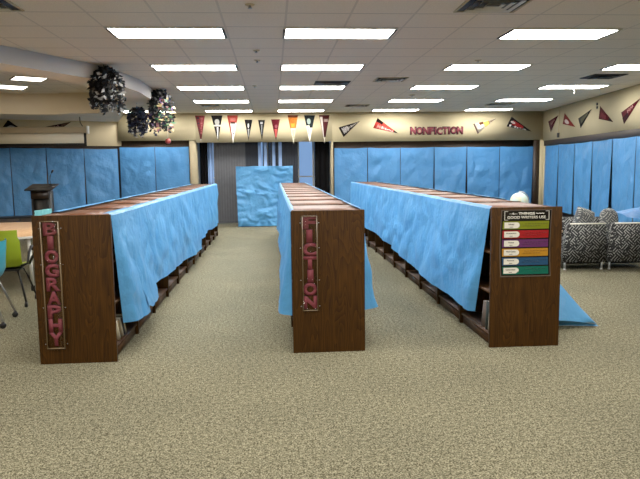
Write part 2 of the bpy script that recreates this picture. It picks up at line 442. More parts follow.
# ------------------------------------------------------------------ ceiling lights
def ceiling_light(label, x, y, z, wx, wy, mat, rz=0, group=None):
    t = thing('ceiling_light', label, 'ceiling light', (x, y, z), rz, group)
    e = .028; f = MB()
    f.box(-wx / 2 - e, wx / 2 + e, -wy / 2 - e, -wy / 2, -.012, 0).box(-wx / 2 - e, wx / 2 + e, wy / 2, wy / 2 + e, -.012, 0)
    f.build('frame', M['metal_w'], t)
    for sx in (-wx / 2 - e, wx / 2): MB().box(sx, sx + e, -wy / 2, wy / 2, -.011, 0).build('end_slot', M['black'], t)
    MB().box(-wx / 2, wx / 2, -wy / 2, wy / 2, -.008, -.001).build('diffuser', mat, t)
    return t
colx = [-1.72, .16, 2.687, 5.227]
coln = ['leftmost', 'second from the left', 'third from the left', 'rightmost']
rown = ['nearest', 'second nearest', 'middle', 'second farthest', 'farthest']
for ci, cx0 in enumerate(colx):
    for ri in range(5):
        if ci == 3 and ri == 0: continue
        ceiling_light('fluorescent ceiling panel, %s column, %s row' % (coln[ci], rown[ri]),
                      cx0 + .605, 7.30 + 2.438 * ri, CZ, 1.19, .50, M['light'], group='fluorescent panels of the main ceiling')
ceiling_light('fluorescent ceiling panel far back beside the soffit, partly behind the navy garland', -3.28, 17.05, CZ, 1.12, .50, M['light'], group='fluorescent panels of the main ceiling')
ceiling_light('small square panel light in the raised coffer, the one nearer the garland', -4.60, 12.75, CFZ, .54, .54, M['light_warm'], .55, 'coffer lights')
ceiling_light('square panel light in the raised coffer, cut by the left photo edge', -5.45, 14.0, CFZ, .6, .6, M['light_warm'], .55, 'coffer lights')
# unseen lamps added overhead and behind the viewer for foreground light and left-side bounce
for x in (-7.2, -4.3, -1.1, 1.4, 3.9, 6.0):
    for y in (4.86, 2.4, 0.0, -2.0):
        if x < -4 and y > 3: continue
        L = D.lights.new('fill_lamp', 'AREA'); L.shape = 'RECTANGLE'; L.size = 1.2; L.size_y = .55; L.energy = 36; L.color = (1, .96, .89)
        o = D.objects.new('fill_lamp', L); COL.objects.link(o); o.location = (x, y, CZ - .02)
for x, y in ((-7.2, 8), (-7.2, 11.5), (-5.2, 10.0), (-5.2, 7.0)):  # unseen area lamps added in the coffer to brighten the left side
    L = D.lights.new('coffer_fill_lamp', 'AREA'); L.shape = 'RECTANGLE'; L.size = .55; L.size_y = .55; L.energy = 36; L.color = (1, .88, .72)
    o = D.objects.new('coffer_fill_lamp', L); COL.objects.link(o); o.location = (x, y, CFZ - .02)

# ------------------------------------------------------------------ bookcase rows
PITCH_B = .88; NB = 11; HT = 1.20; WD = .59
def make_unit():
    t = thing('bookcase', '', 'bookcase')
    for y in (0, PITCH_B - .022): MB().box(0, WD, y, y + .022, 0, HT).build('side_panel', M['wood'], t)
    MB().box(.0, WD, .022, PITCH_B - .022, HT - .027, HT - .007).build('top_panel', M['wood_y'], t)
    for z in (.085, .455, .80):
        MB().box(.012, WD - .012, .022, PITCH_B - .022, z, z + .02).build('shelf', M['wood_in'], t)
    MB().box(WD / 2 - .006, WD / 2 + .006, .022, PITCH_B - .022, .105, HT - .027).build('back_panel', M['darkwood'], t)
    MB().box(.03, WD - .03, .022, PITCH_B - .022, 0, .085).build('base', M['wood_in'], t)
    return t
proto = make_unit()
ROWS = [(-1.898, 5.175, 'left', 'BIOGRAPHY'), (.150, 5.255, 'middle', 'FICTION'), (1.830, 5.225, 'right', 'colourful poster')]
ordn = ['', 'second', 'third', 'fourth', 'fifth', 'sixth', 'seventh', 'eighth', 'ninth', 'tenth', 'last']
first = True
ENDS = {}
for (x0, y0, nm, sg) in ROWS:
    for k in range(NB):
        t = proto if first else copy_tree(proto); first = False
        t.location = (x0, y0 + k * PITCH_B, 0)
        if k == 0:
            lab = {'left': 'front wooden bookcase of the left row, its end panel carrying the BIOGRAPHY sign',
                   'middle': 'front wooden bookcase of the middle row, its end panel carrying the FICTION sign',
                   'right': 'front wooden bookcase of the right row, its end panel carrying the coloured poster'}[nm]
        elif k == NB - 1: lab = 'wooden bookcase closing the far end of the %s row' % nm
        else: lab = 'wooden bookcase in the %s row, %s one back from the %s end panel' % (nm, ordn[k], 'poster' if nm == 'right' else sg)
        tag(t, lab, 'bookcase', 'low bookcases of the %s row' % nm)
        if k == 0: ENDS[nm] = t
for nm, t in ENDS.items():
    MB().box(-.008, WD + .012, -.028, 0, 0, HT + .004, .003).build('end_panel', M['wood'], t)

# ------------------------------------------------------------------ blue paper on the rows
def interp(pts, x):
    if x <= pts[0][0]: return pts[0][1]
    for (a, b), (c, d) in zip(pts, pts[1:]):
        if x <= c: return b + (d - b) * (x - a) / (c - a)
    return pts[-1][1]
def drape(label, edge, side, y0, y1, bottom, flare, seed, group, over=.05, lift=0, curl=0, mat=None, name='paper_drape', fold=0, zcorner=0):
    """sheet taped along the top edge of a row (x = edge), hanging on its `side`; bottom / flare are (y, value) lists"""
    n = max(24, int((y1 - y0) * 20)); mrow = 34
    def fn(a, b):
        y = y0 + (y1 - y0) * a
        ov = over * (1 + .7 * nz(y * 2.3, seed, 0))
        L0 = .1
        if b < L0:
            k = b / L0
            return (edge - side * ov * (1 - k), y, HT + .008 + lift)
        v = (b - L0) / (1 - L0)
        zb = interp(bottom, y); fl = interp(flare, y)
        z = HT + .006 + lift + (zb - HT) * v
        out = .014 + lift * .6 + fl * v ** 1.35
        wv = .030 * nz(y * .9 + z * .7, z * 1.3 - y * .5, seed * 3.1, 1.3) * v + .016 * math.sin(y * 2.6 + z * 2.2 + seed * 3) * v
        q2 = Vector((y * 1.5 + .35 * nz(y, z, seed, 2), z * 2.0 + y * .6 + .35 * nz(z, y, seed, 2), seed * 2.7)); vd = noise.voronoi(q2)[0]
        cr = .042 * min(.6, vd[1] - vd[0]) + .008 * nz(y, z, seed, 5)
        out += max(-.012, wv + cr * min(1, v * 4))
        if fold and y - y0 < fold:
            q = (y - y0) / fold; out = .012 + (out - .012) * math.sin(q * PI / 2); z += zcorner * (1 - q) * v
        yy = y + curl * v * max(0, 1 - (y - y0) / 1.4) ** 2
        return (edge + side * out, yy, z)
    o = MB().grid(fn, n, mrow).build(name, mat or M['paper'], smooth=True)
    return tag(o, label, 'paper sheet', group)
GL = 'blue paper sheets draped on the left row'
xr = -1.898 + WD
drape('front blue paper sheet on the left row, slanting beside the BIOGRAPHY end panel', xr, 1, 5.165, 5.92,
      [(5.17, .25), (5.5, .235), (5.92, .215)], [(5.17, .10), (5.5, .12), (6.0, .10)], 1.0, GL, lift=.006, curl=.24, fold=.16)
drape('second blue paper sheet on the left row, just behind the slanting front sheet', xr, 1, 5.80, 6.70,
      [(5.8, .30), (6.0, .25), (6.55, .215), (6.7, .21)], [(5.8, .10), (6.2, .09), (6.8, .05)], 1.6, GL, lift=.003, curl=.08)
drape('long middle blue paper sheet on the left row, behind the front slanting sheet', xr, 1, 6.55, 11.0,
      [(6.55, .36), (7.5, .32), (8.6, .28), (9.3, .24), (10.4, .20), (11.0, .19)], [(6.5, .03), (9.0, .02), (11.0, .045)], 2.0, GL, lift=.002)
drape('far blue paper sheet on the left row, near the vertical blinds', xr, 1, 10.8, 14.86,
      [(11.0, .33), (12.5, .36), (13.2, .30), (14.9, .30)], [(10.8, .0), (11.3, .012), (14.9, .02)], 3.0, GL)
drape('blue paper sheet hanging on the outer side of the left row, facing the tables', -1.898, -1, 5.6, 14.8,
      [(5.5, .3), (14.9, .3)], [(5, .03), (14.9, .03)], 4.0, GL, over=.07)
GM = 'blue paper sheets draped on the middle row'
drape('blue paper sheet flaring out on the left side of the FICTION row', .15, -1, 5.31, 10.2,
      [(5.3, .30), (5.8, .28), (7.0, .42), (8.0, .44), (10.2, .36)], [(5.3, .125), (5.7, .10), (7.5, .05), (10.2, .05)], 5.0, GM, over=.02, fold=.12)
drape('blue paper sheet at the far left side of the FICTION row, beside the wrapped display', .15, -1, 10.2, 14.9,
      [(10.2, .30), (14.9, .30)], [(10.2, .04), (14.9, .04)], 6.0, GM, over=.02)
drape('blue paper sheet flaring out on the right side of the FICTION row', .15 + WD, 1, 5.31, 9.5,
      [(5.3, .33), (6.5, .36), (9.5, .34)], [(5.3, .15), (5.8, .12), (7.5, .05), (9.5, .03)], 7.0, GM, over=.02, fold=.12)
drape('blue paper sheet at the far right side of the FICTION row, facing the NONFICTION papers', .15 + WD, 1, 9.5, 14.9,
      [(9.5, .34), (14.9, .34)], [(9.5, .03), (14.9, .03)], 8.0, GM, over=.02)
GR = 'blue paper sheets draped on the right row'
drape('large front blue paper sheet on the right row, its corner beside the poster end panel', 1.83, -1, 5.23, 9.35,
      [(5.2, .22), (5.85, .215), (6.1, .235), (7.05, .25), (8.4, .27), (9.4, .33)], [(5.2, .05), (6.5, .06), (9.4, .03)], 9.0, GR, lift=.005, over=.015, curl=.36, fold=.10)
drape('far blue paper sheet on the right row, seen past the FICTION end panel', 1.83, -1, 9.3, 14.88,
      [(9.3, .33), (10.7, .38), (12.3, .36), (14.9, .40)], [(9.3, .03), (14.9, .02)], 10.0, GR, over=.015)
drape('blue paper sheet on the outer side of the right row, facing the patterned lounge chairs', 1.83 + WD, 1, 6.5, 14.88,
      [(6.5, .3), (14.9, .3)], [(6.5, .04), (14.9, .03)], 11.0, GR, over=.02)
# slumped flap at the outer side of the right row's end
def flap(a, b):
    A0 = Vector((2.445, 6.2, .94)); B0 = Vector((3.06, 5.76, .03)); C0 = Vector((2.44, 5.62, .11)); 
    top = A0.lerp(B0, a); top.z -= .045 * math.sin(a * PI)
    bot = C0.lerp(B0, a); bot.z += .02 * math.sin(a * PI)
    p = top.lerp(bot, b)
    p.z += .02 * math.sin(b * PI) * (1 - a) + .008 * nz(p.x, p.y, p.z, 6)
    p.y -= .03 * math.sin(b * PI)
    return p
def flap2(a, b):
    B0 = Vector((3.06, 5.76, .03)); C0 = Vector((2.44, 5.62, .11))
    p = C0.lerp(B0, a); p.z += .02 * math.sin(a * PI)
    q = Vector((2.44 + .66 * a, 5.90 - .12 * a, .004))
    k = p.lerp(q, b); k.y += .03 * math.sin(b * PI); return k
m = MB().grid(flap, 18, 14).grid(flap2, 18, 5)
tag(m.build('paper_sheet', M['paper'], smooth=False), 'blue paper corner slumped onto the carpet beside the poster end panel', 'paper sheet', GR)

# ------------------------------------------------------------------ blue paper sheets on the walls
def wall_sheet(label, p0, p1, ztop, zbot, nrm, seed, group, taper=(0, 0), drop=(0, 0), mat=None):
    p0 = Vector(p0); p1 = Vector(p1); nrm = Vector(nrm)
    def fn(a, b):
        l = p0.lerp(p1, taper[0] * b); rr = p0.lerp(p1, 1 - taper[1] * b)
        p = l.lerp(rr, a); z = ztop - drop[0] * (1 - a) - drop[1] * a - (ztop - zbot) * b
        sag = .012 * math.sin(a * PI) * (1 - b) ** 4
        q2 = Vector((a * 2.2 + .3 * nz(a, b, seed, 3), b * 3.4 + a * .9 + .3 * nz(b, a, seed, 3), seed * 2.3)); vd = noise.voronoi(q2)[0]
        d = .010 + .060 * min(.6, vd[1] - vd[0]) * min(1, b * 6 + .2) + .012 * nz(a, b * 1.6, seed, 2.5) + .012 * b
        p = p + nrm * max(.004, .008 + (d - .008) * min(1, math.sin(a * PI) * 2.2) ); p.z = z - sag; return p
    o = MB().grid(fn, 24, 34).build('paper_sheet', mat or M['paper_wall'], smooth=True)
    return tag(o, label, 'paper sheet', group)
xs = [1.70, 2.645, 3.575, 4.535, 5.475, 6.425, 7.385 - .2]
nmr = ['beside the window bay, under the tilted black pennant', 'under the red and black pennant', 'under the start of the NONFICTION letters', 'under the end of the NONFICTION letters',
       'under the white and gold pennant', 'under the black and red pennant, last before the corner']
for i in range(6):
    wall_sheet('blue sheet on the back wall ' + nmr[i], (xs[i] + .008, YB + .08, 0), (xs[i + 1] - .008 if i < 5 else 7.40, YB + .08, 0), 2.075, .25, (0, -1, 0), 20 + i,
               'blue sheets on the back wall right of the window', taper=[(0, .01), (.02, .0), (0, .02), (.03, .03), (.03, .0), (0, .03)][i], drop=[(0, .0), (0, .01), (.01, 0), (0, 0), (.0, .01), (.0, .01)][i])
xl = [-2.275, -3.2, -3.88, -4.74, -5.68, -6.57, -7.52]
xl0 = [None, -4.13, -4.76, None, None, None]
nml = ['beside the window bay', 'second from the window bay', 'behind the multicoloured garland wall step, just right of the screen', 'behind the lectern microphone', 'behind the lectern', 'cut by the left photo edge']
nml = ['nearest the window bay', 'second from the window bay', 'below the right end of the projector screen', 'right behind the lectern microphone', 'left of the lectern under the screen', 'cut off by the left photo edge']
ta = [None, None, .05, .928, 1.859, 2.70, 3.6]
for i in range(6):
    if i < 2: a0, a1, nn = (xl[i + 1] + .008 if i == 0 else -4.14, YB + .08, 0), (xl[i] - .008, YB + .08, 0), (0, -1, 0)
    else: a0, a1, nn = aw(ta[i + 1] - .006, 0, -.055), aw(ta[i] + .006, 0, -.055), AN
    wall_sheet('blue sheet on the left back wall, ' + nml[i], a0, a1, 2.155 if i < 2 else 2.135, .42, nn, 40 + i,
               'blue sheets on the back wall left of the window', taper=[(0, .0), (.0, .01), (.02, 0), (.03, .02), (.02, .03), (.02, 0)][i], drop=[(0, .0), (0, 0), (.02, .02), (.0, .02), (.0, .0), (.0, .01)][i])
ss = [.42, 1.87, 2.89, 3.89, 4.87, 5.88, 6.9, 7.9]
ss = [.30, 1.40, 2.57, 3.71, 4.79, 5.89, 6.95]
nm2 = ['nearest the corner', 'second from the corner', 'third from the corner', 'above the tilted patterned cushion', 'above the rounded patterned cushion', 'cut by the right photo edge']
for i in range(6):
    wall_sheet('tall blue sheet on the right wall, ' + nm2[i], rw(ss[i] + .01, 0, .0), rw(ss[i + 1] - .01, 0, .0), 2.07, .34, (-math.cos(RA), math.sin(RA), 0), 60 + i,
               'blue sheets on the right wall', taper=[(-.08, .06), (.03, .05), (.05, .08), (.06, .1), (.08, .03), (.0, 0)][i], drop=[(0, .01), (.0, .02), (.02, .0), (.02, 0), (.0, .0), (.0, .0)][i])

# ------------------------------------------------------------------ vertical blinds, curtains
vb = thing('vertical_blinds', 'gray vertical blinds with open gaps covering the window bay', 'blinds', (0, YB + .38, 0))
MB().box(-1.64, .78, -.03, .03, 2.27, 2.31).build('head_rail', M['metal_w'], vb)
def slat(x, ang, mt):
    MB().grid(lambda a, b: Vector((x + (a - .5) * .088 * math.cos(ang), (a - .5) * .088 * math.sin(ang) + .006 * math.sin(a * PI), .03 + 2.24 * b)), 4, 1).build('slat', mt, vb, smooth=True)
x = -1.60
while x < -.72: slat(x, .35, M['slat']); x += .0735
while x < -.40: slat(x, .30, M['slat_d']); x += .074
for x, a, k in ((-.36, .2, 'slat_skylit'), (-.262, 1.2, 'slat_d'), (-.20, .15, 'slat_skylit'), (-.10, .9, 'slat_d'), (-.03, .4, 'slat_d'), (.035, .15, 'slat_skylit'), (.10, 1.0, 'slat_d'), (.155, .3, 'slat_d'), (.21, .15, 'slat_skylit')): slat(x, a, M[k])
x = .30
while x < .74: slat(x, .3, M['slat_d']); x += .074
def curtain(label, x0, x1, mt, y, amp=.02, fr=9):
    o = MB().grid(lambda a, b: Vector((x0 + (x1 - x0) * a, y + amp * math.sin(a * fr * 2), .02 + 2.26 * b)), 30, 4).build('curtain', mt, smooth=True)
    return tag(o, label, 'curtain', 'curtains of the window bay')
curtain('black curtain at the left side of the window bay', -2.02, -1.80, M['blackcloth'], YB + .32)
curtain('curtain strip coloured as bluish window glow beside the black left curtain', -1.82, -1.66, M['slat_skylit'], YB + .42, .015, 6)  # glow at the curtain edge painted as a strip of its own
curtain('black curtain at the right side of the window bay, beside the cream jamb', 1.17, 1.6, M['blackcloth'], YB + .32)

# ------------------------------------------------------------------ paper wrapped display by the blinds
wd = thing('display_case', 'tall display case wrapped in crumpled blue paper before the blinds', 'display case', (-.235, 17.22, 0))
MB().box(-.72, .72, -.2, .2, .0, 1.575, .01).build('cabinet', M['darkwood'], wd)
def crumple(x, z, s, amp):
    q = Vector((x * 2.6 + .5 * nz(x, z, s, 3), z * 3.1 + .5 * nz(z, x, s, 3), s))
    d = noise.voronoi(q)[0]; d2 = noise.voronoi(q * 2.3 + Vector((3, 1, 0)))[0]
    return amp * (1.5 * (d[1] - d[0]) + .55 * (d2[1] - d2[0]) + .8 * nz(x, z, s, 1.6))
def wrap(label, x0, x1, z0, z1, yo, s, amp, slump):
    def fn(a, b):
        x = x0 + (x1 - x0) * a; z = z0 + (z1 - z0) * b
        bulge = slump * math.exp(-((z - .25) / .22) ** 2)
        return Vector((x + .012 * nz(z, s, 0, 3) , -.215 - yo - max(0, crumple(x, z, s, amp)) - bulge * (.6 + .4 * math.sin(a * 5 + s)), z + (.015 * nz(x, s, 1, 3) if b > .98 else 0)))
    o = MB().grid(fn, 44, 44).build('paper_sheet', M['paper'], smooth=False, loc=(-.235, 17.22, 0))
    return tag(o, label, 'paper sheet', 'crumpled sheets on the wrapped display')
wrap('crumpled blue paper sheet across the upper half of the wrapped display case', -.74, .76, .86, 1.60, .0, 3.3, .07, 0)
wrap('crumpled blue paper sheet bulging over the lower half of the wrapped display case', -.72, .74, .012, .98, .03, 8.1, .085, .05)
def side(a, b): return Vector((.745 + .02 * nz(a, b, 1, 4), -.22 + .43 * a, .02 + 1.58 * b))
# ------------------------------------------------------------------ signs on the end panels
def column_sign(label, text, x0, x1, z0, z1, yf, lx0, lx1, lz0, lz1):
    t = thing('sign', label, 'sign', ((x0 + x1) / 2, yf, z0))
    wv = (x1 - x0) / 2; h = z1 - z0; e = .008
    MB().box(-wv, wv, -.032, -.028, 0, h).build('acrylic_cover', M['acrylic'], t)
    f = MB()
    f.box(-wv + .012, -wv + .018, -.030, -.002, .015, h - .012).box(wv - .018, wv - .012, -.030, -.002, .015, h - .012)
    f.box(-wv + .012, wv - .012, -.030, -.002, .015, .021).box(-wv + .012, wv - .012, -.030, -.002, h - .016, h - .011)
    f.build('case_edge', M['acrylic_edge'], t)
    n = len(text); c = (lz1 - lz0) / n
    ox = (lx0 + lx1) / 2 - (x0 + x1) / 2; lw = lx1 - lx0
    for i, ch in enumerate(text):
        zz = lz1 - (i + 1) * c + c * .01 - z0
        wl = lw * (.42 if ch == 'I' else 1)
        jit = random.uniform(-.003, .003)
        text_obj(ch, wl * 1.34, c * 1.06, .006, M['maroon_d'], 'letter_outline', t, (ox + jit, -.004, zz - c * .02), .055)
        text_obj(ch, wl * 1.26, c * .96, .010, M['maroon'], 'letter', t, (ox + jit, -.008, zz + c * .025), .03 if ch in 'BRPA' else .05)
    for sx in (-1, 1):
        for zz in (.05, h * .33, h * .66, h - .07):
            MB().lathe([(.004, 0), (.005, .002), (.003, .004)], seg=8).build('screw', M['chrome'], t, (sx * (wv + .002), -.012, zz))
    return t
column_sign('clear acrylic case with maroon vertical BIOGRAPHY letters on the left end panel', 'BIOGRAPHY', -1.848, -1.682, .118, 1.172, 5.175 - .029, -1.806, -1.722, .152, 1.155)
column_sign('clear acrylic case with maroon vertical FICTION letters on the middle end panel', 'FICTION', .216, .366, .352, 1.172, 5.255 - .029, .246, .338, .378, 1.158)

# poster
ps = thing('wall_poster', 'laminated black writing poster with six coloured bars on the right end panel', 'poster', (1.903, 5.225 - .0275, .612))
PWd, PHt = .44, .572
def curlp(off, x0, x1, z0, z1, nm, mt, nx=12, nz_=8):
    def fn(a, b):
        x = x0 + (x1 - x0) * a; z = z0 + (z1 - z0) * b
        return Vector((x - .010 * math.sin(z / PHt * PI) , -off - .006 * math.sin(x / PWd * PI * 1.0) - .006 * max(0, (.12 - z)) * 5, z))
    return MB().grid(fn, nx, nz_).build(nm, mt, ps, smooth=True)
M['gloss'] = plain('laminate_edge', srgb(92, 80, 70), .15, .8)
M['pblack'] = plain('poster_black', srgb(16, 14, 14), .25, .6)
curlp(.001, 0, PWd, 0, PHt, 'lamination', M['gloss'])
curlp(.003, .008, PWd - .008, .012, PHt - .008, 'poster_sheet', M['pblack'])
MB()  # header
for x0b, sd in ((.024, 1), (.404, -1)):
    hb = MB(); hb.prism([(x0b, .0), (x0b, .0)], 0, 0) if False else None
    q = [(0, 0), (.03, 0), (.03, .003), (.004, .003), (.004, .073), (.03, .073), (.03, .076), (0, .076)]
    hb.poly([(x0b + (0 if sd > 0 else .006) + sd * a, -.0118, .484 + b) for a, b in q]); hb.build('header_bracket', M['white'], ps)
text_obj('THINGS', .14, .021, .001, M['white'], 'heading', ps, (.214, -.0125, .528), .02)
text_obj('GOOD WRITERS USE', .33, .022, .001, M['white'], 'heading', ps, (.214, -.0125, .496), .01)
text_obj('~6~', .07, .016, .001, M['white'], 'heading', ps, (.100, -.0125, .531), .0)
text_obj('~~~', .07, .010, .001, M['white'], 'heading', ps, (.330, -.0125, .534), .0)
bars = [('Ideas', (142, 152, 30)), ('Organization', (186, 30, 36)), ('Voice', (112, 52, 112)), ('Word Choice', (214, 150, 40)), ('Fluency', (38, 84, 128)), ('Conventions', (10, 108, 88))]
bh = .0655; gap = .0115
for i, (tx, c) in enumerate(bars):
    z1 = .474 - i * (bh + gap) ; z0 = z1 - bh
    mt = plain('poster_bar_' + tx.lower().replace(' ', '_'), srgb(*[q * .86 for q in c]), .35, .3)
    curlp(.0055, .020, PWd - .022, z0, z1, 'colour_bar', mt, 12, 2)
    pts = [(.024, z0 + .008), (.130, z0 + .008)] + [(.130 + .026 * math.sin(k * PI / 8), (z0 + z1) / 2 - (bh / 2 - .008) * math.cos(k * PI / 8)) for k in range(1, 8)] + [(.130, z1 - .008), (.024, z1 - .008)]
    MB().poly([(x, -.0130, z) for x, z in pts]).build('name_tab', M['white'], ps)
    text_obj(tx, .022 + .0055 * len(tx), .013, .0005, M['pblack'], 'bar_name', ps, (.084, -.0136, (z0 + z1) / 2 + .002), .02)
    MB().box(.070, .098, -.0138, -.0134, z0 + .016, z0 + .020).build('bar_subline', M['pblack'], ps)
    dk = plain('bar_text_' + str(i) + '_ink', [q * .42 for q in srgb(*c)[:3]] + [1], .5, .3)
    tl = MB()
    for q, (a0, a1) in enumerate(((.20, .40), (.185, .34))):
        x = a0
        while x < a1:
            wv = random.uniform(.010, .028); tl.box(x, min(a1, x + wv), -.0132, -.0128, z1 - .024 - q * .018, z1 - .018 - q * .018); x += wv + .005
    tl.build('fine_print', dk, ps)

# NONFICTION letters on the bulkhead
ns = thing('wall_sign', 'maroon cut-out NONFICTION letters on the cream bulkhead', 'sign', (4.58, YB, 2.42))
word = 'NONFICTION'; xw = [.165, .165, .165, .135, .07, .15, .14, .07, .165, .165]
tot = sum(xw); x = -1.50 / 2; sc = 1.50 / tot
for ch, wv in zip(word, xw):
    wv *= sc
    z = random.uniform(-.008, .008)
    text_obj(ch, wv * 1.08 if ch != 'I' else wv * .95, .222, .008, M['maroon_d'], 'letter_outline', ns, (x + wv / 2, -.010, z - .006), .075)
    text_obj(ch, wv * .84 if ch != 'I' else wv * .55, .180, .012, M['maroon'], 'letter', ns, (x + wv / 2, -.016, z + .012), .045)
    x += wv

# ------------------------------------------------------------------ pennants
def pm(c): 
    k = 'felt_%d_%d_%d' % c
    if k not in M: M[k] = plain(k, srgb(*[q * .86 for q in c]), .9, .1, var=.12, vscale=30)
    return M[k]
def pennant(label, A, B, T, base, marks, back, nrm=(0, -1, 0), band=None, group='felt pennants on the back wall'):
    """triangle A-B (hoist) to tip T in world space; marks are (t0, t1, w, colour, off) strips along the axis"""
    A, B, T = Vector(A), Vector(B), Vector(T); n = Vector(nrm); org = (A + B) / 2
    t = thing('pennant', label, 'pennant', org, 0, group)
    A, B, T = A - org, B - org, T - org
    th = n * .003
    m = MB(); q = m.bm
    f1 = [q.verts.new(p + n * .002) for p in (A, B, T)]; f2 = [q.verts.new(p + n * .005) for p in (A, B, T)]
    q.faces.new(f1); q.faces.new(f2)
    for i in range(3): q.faces.new((f1[i], f1[(i + 1) % 3], f2[(i + 1) % 3], f2[i]))
    m.build('felt', pm(base), t)
    def P(s, v): return A.lerp(T, s).lerp(B.lerp(T, s), v)
    if band:
        m = MB(); m.poly([P(0, 0) + n * .0065, P(0, 1) + n * .0065, P(band[0], 1) + n * .0065, P(band[0], 0) + n * .0065]); m.build('hoist_band', pm(band[1]), t)
    for k, (s0, s1, v0, v1, c, kind) in enumerate(marks):
        m = MB(); d = n * (.008 + .0012 * k)
        if kind == 'strip': m.poly([P(s0, v0) + d, P(s0, v1) + d, P(s1, v1) + d, P(s1, v0) + d])
        elif kind == 'disc':
            cs, cv = (s0 + s1) / 2, (v0 + v1) / 2
            m.poly([P(cs + (s1 - s0) / 2 * math.cos(a * PI / 7), cv + (v1 - v0) / 2 * math.sin(a * PI / 7)) + d for a in range(14)])
        elif kind == 'dots':
            steps = 7
            for i in range(steps):
                a = s0 + (s1 - s0) * i / steps; b = a + (s1 - s0) / steps * .66
                lo = v0 + (.1 if i % 2 else 0); hi = v1 - (.1 if i % 3 == 1 else 0)
                m.poly([P(a, lo) + d, P(a, hi) + d, P(b, hi) + d, P(b, lo) + d])
        m.build({'strip': 'panel', 'disc': 'emblem', 'dots': 'lettering'}[kind], pm(c), t)
    return t
def bw(x, z): return (x, YB - .002, z)
S, Dk, Dt = 'strip', 'disc', 'dots'
pennant('dusty red hanging pennant, first from the left above the window bay', bw(-2.075, 2.985), bw(-1.807, 2.985), bw(-1.938, 2.25), (140, 58, 62), [(.06, .75, .12, .38, (74, 66, 70), Dt), (.08, .7, .55, .8, (196, 112, 112), Dt), (.86, 1, 0, 1, (226, 216, 200), S)], None)
pennant('black hanging pennant with pale round emblem and white tip, second above the window bay', bw(-1.645, 2.985), bw(-1.336, 2.985), bw(-1.478, 2.28), (24, 22, 24), [(.14, .4, .22, .78, (170, 166, 160), Dk), (.36, .42, 0, 1, (206, 200, 190), S), (.45, .9, .4, .68, (216, 212, 204), S)], None)
pennant('red hanging pennant with long white lower half, third above the window bay', bw(-1.215, 2.985), bw(-.917, 2.985), bw(-1.073, 2.22), (166, 62, 52), [(.1, .2, .2, .85, (196, 120, 110), Dt), (.26, 1, .22, 1, (236, 230, 218), S), (.24, .3, .25, .8, (40, 22, 24), S), (.62, .68, .45, .8, (70, 40, 40), S)], None)
pennant('small black hanging pennant with white lettering, fourth above the window bay', bw(-.744, 2.865), bw(-.527, 2.865), bw(-.65, 2.3), (22, 22, 24), [(.18, .4, .35, .6, (230, 228, 222), Dk), (.44, .85, .3, .7, (150, 148, 146), S)], None)
pennant('narrow black hanging pennant with gray stripe, fifth above the window bay', bw(-.378, 2.855), bw(-.188, 2.855), bw(-.282, 2.3), (20, 20, 24), [(.1, .2, .3, .7, (190, 192, 198), S), (.24, .72, .35, .65, (140, 142, 146), S)], None)
pennant('small maroon hanging pennant with pink lower half, sixth above the window bay', bw(-.024, 2.87), bw(.222, 2.87), bw(.102, 2.29), (104, 24, 36), [(.25, .42, .35, .8, (150, 80, 92), Dk), (.46, .85, .2, .85, (196, 84, 80), S)], None)
pennant('orange and brown hanging pennant with white tip, seventh above the window bay', bw(.429, 2.98), bw(.717, 2.98), bw(.581, 2.21), (196, 110, 40), [(0, .08, 0, 1, (96, 46, 26), S), (.12, .34, .3, .7, (222, 100, 34), Dk), (.3, .44, .1, .8, (224, 170, 60), Dt), (.46, 1, 0, 1, (222, 216, 190), S), (.54, .82, .2, .8, (150, 150, 120), Dt)], None)
pennant('black and white hanging pennant with curved emblem, eighth above the window bay', bw(.881, 2.975), bw(1.184, 2.975), bw(1.022, 2.235), (26, 32, 34), [(.12, .34, .2, .62, (150, 164, 160), Dk), (.38, 1, 0, 1, (226, 222, 204), S), (.36, .46, .5, 1, (26, 32, 34), S), (.42, .7, .15, .4, (96, 100, 84), Dt)], None)
pennant('dark maroon hanging pennant with white side stripe, ninth above the window bay', bw(1.294, 2.975), bw(1.584, 2.975), bw(1.437, 2.205), (84, 36, 38), [(.06, .78, .06, .3, (226, 214, 206), S), (.14, .24, .38, .95, (196, 170, 160), Dt), (.78, 1, 0, 1, (214, 202, 180), S)], None)
pennant('black pennant with large white lettering, tilted upward, nearest right of the window bay', bw(1.829, 2.636), bw(1.966, 2.375), bw(2.428, 2.808), (26, 18, 18), [(.1, .38, .14, .85, (214, 206, 204), Dt), (.36, .9, .3, .72, (186, 178, 174), Dt)], None)
pennant('red pennant with black hoist and tip, pointing down right, left of NONFICTION', bw(2.917, 2.887), bw(2.79, 2.614), bw(3.505, 2.458), (196, 62, 54), [(0, .28, 0, .34, (30, 16, 16), S), (.12, .4, .5, .9, (222, 150, 140), Dt), (.3, .78, .52, .84, (232, 214, 206), Dt), (.8, 1, 0, 1, (34, 24, 22), S)], None)
pennant('white and gold pennant tilted upward, just right of NONFICTION', bw(5.617, 2.703), bw(5.75, 2.425), bw(6.30, 2.862), (216, 206, 186), [(0, .07, 0, 1, (96, 76, 70), S), (.1, .36, .2, .74, (238, 232, 222), Dk), (.24, .42, .0, .35, (110, 66, 44), S), (.4, .64, .1, .95, (202, 172, 84), S), (.62, .96, .2, .9, (120, 92, 60), Dt)], None)
pennant('black pennant with red centre and white lettering, near the back right corner', bw(6.718, 2.903), bw(6.58, 2.627), bw(7.307, 2.482), (24, 18, 18), [(.14, .62, .2, .7, (140, 30, 32), S), (.06, .26, .3, .55, (190, 170, 166), Dk), (.08, .8, .72, .94, (216, 210, 204), Dt)], None)
RN = (-math.cos(RA), math.sin(RA), 0); GRW = 'felt pennants on the right wall'
def rp(s, z): return rw(s, z, .004)
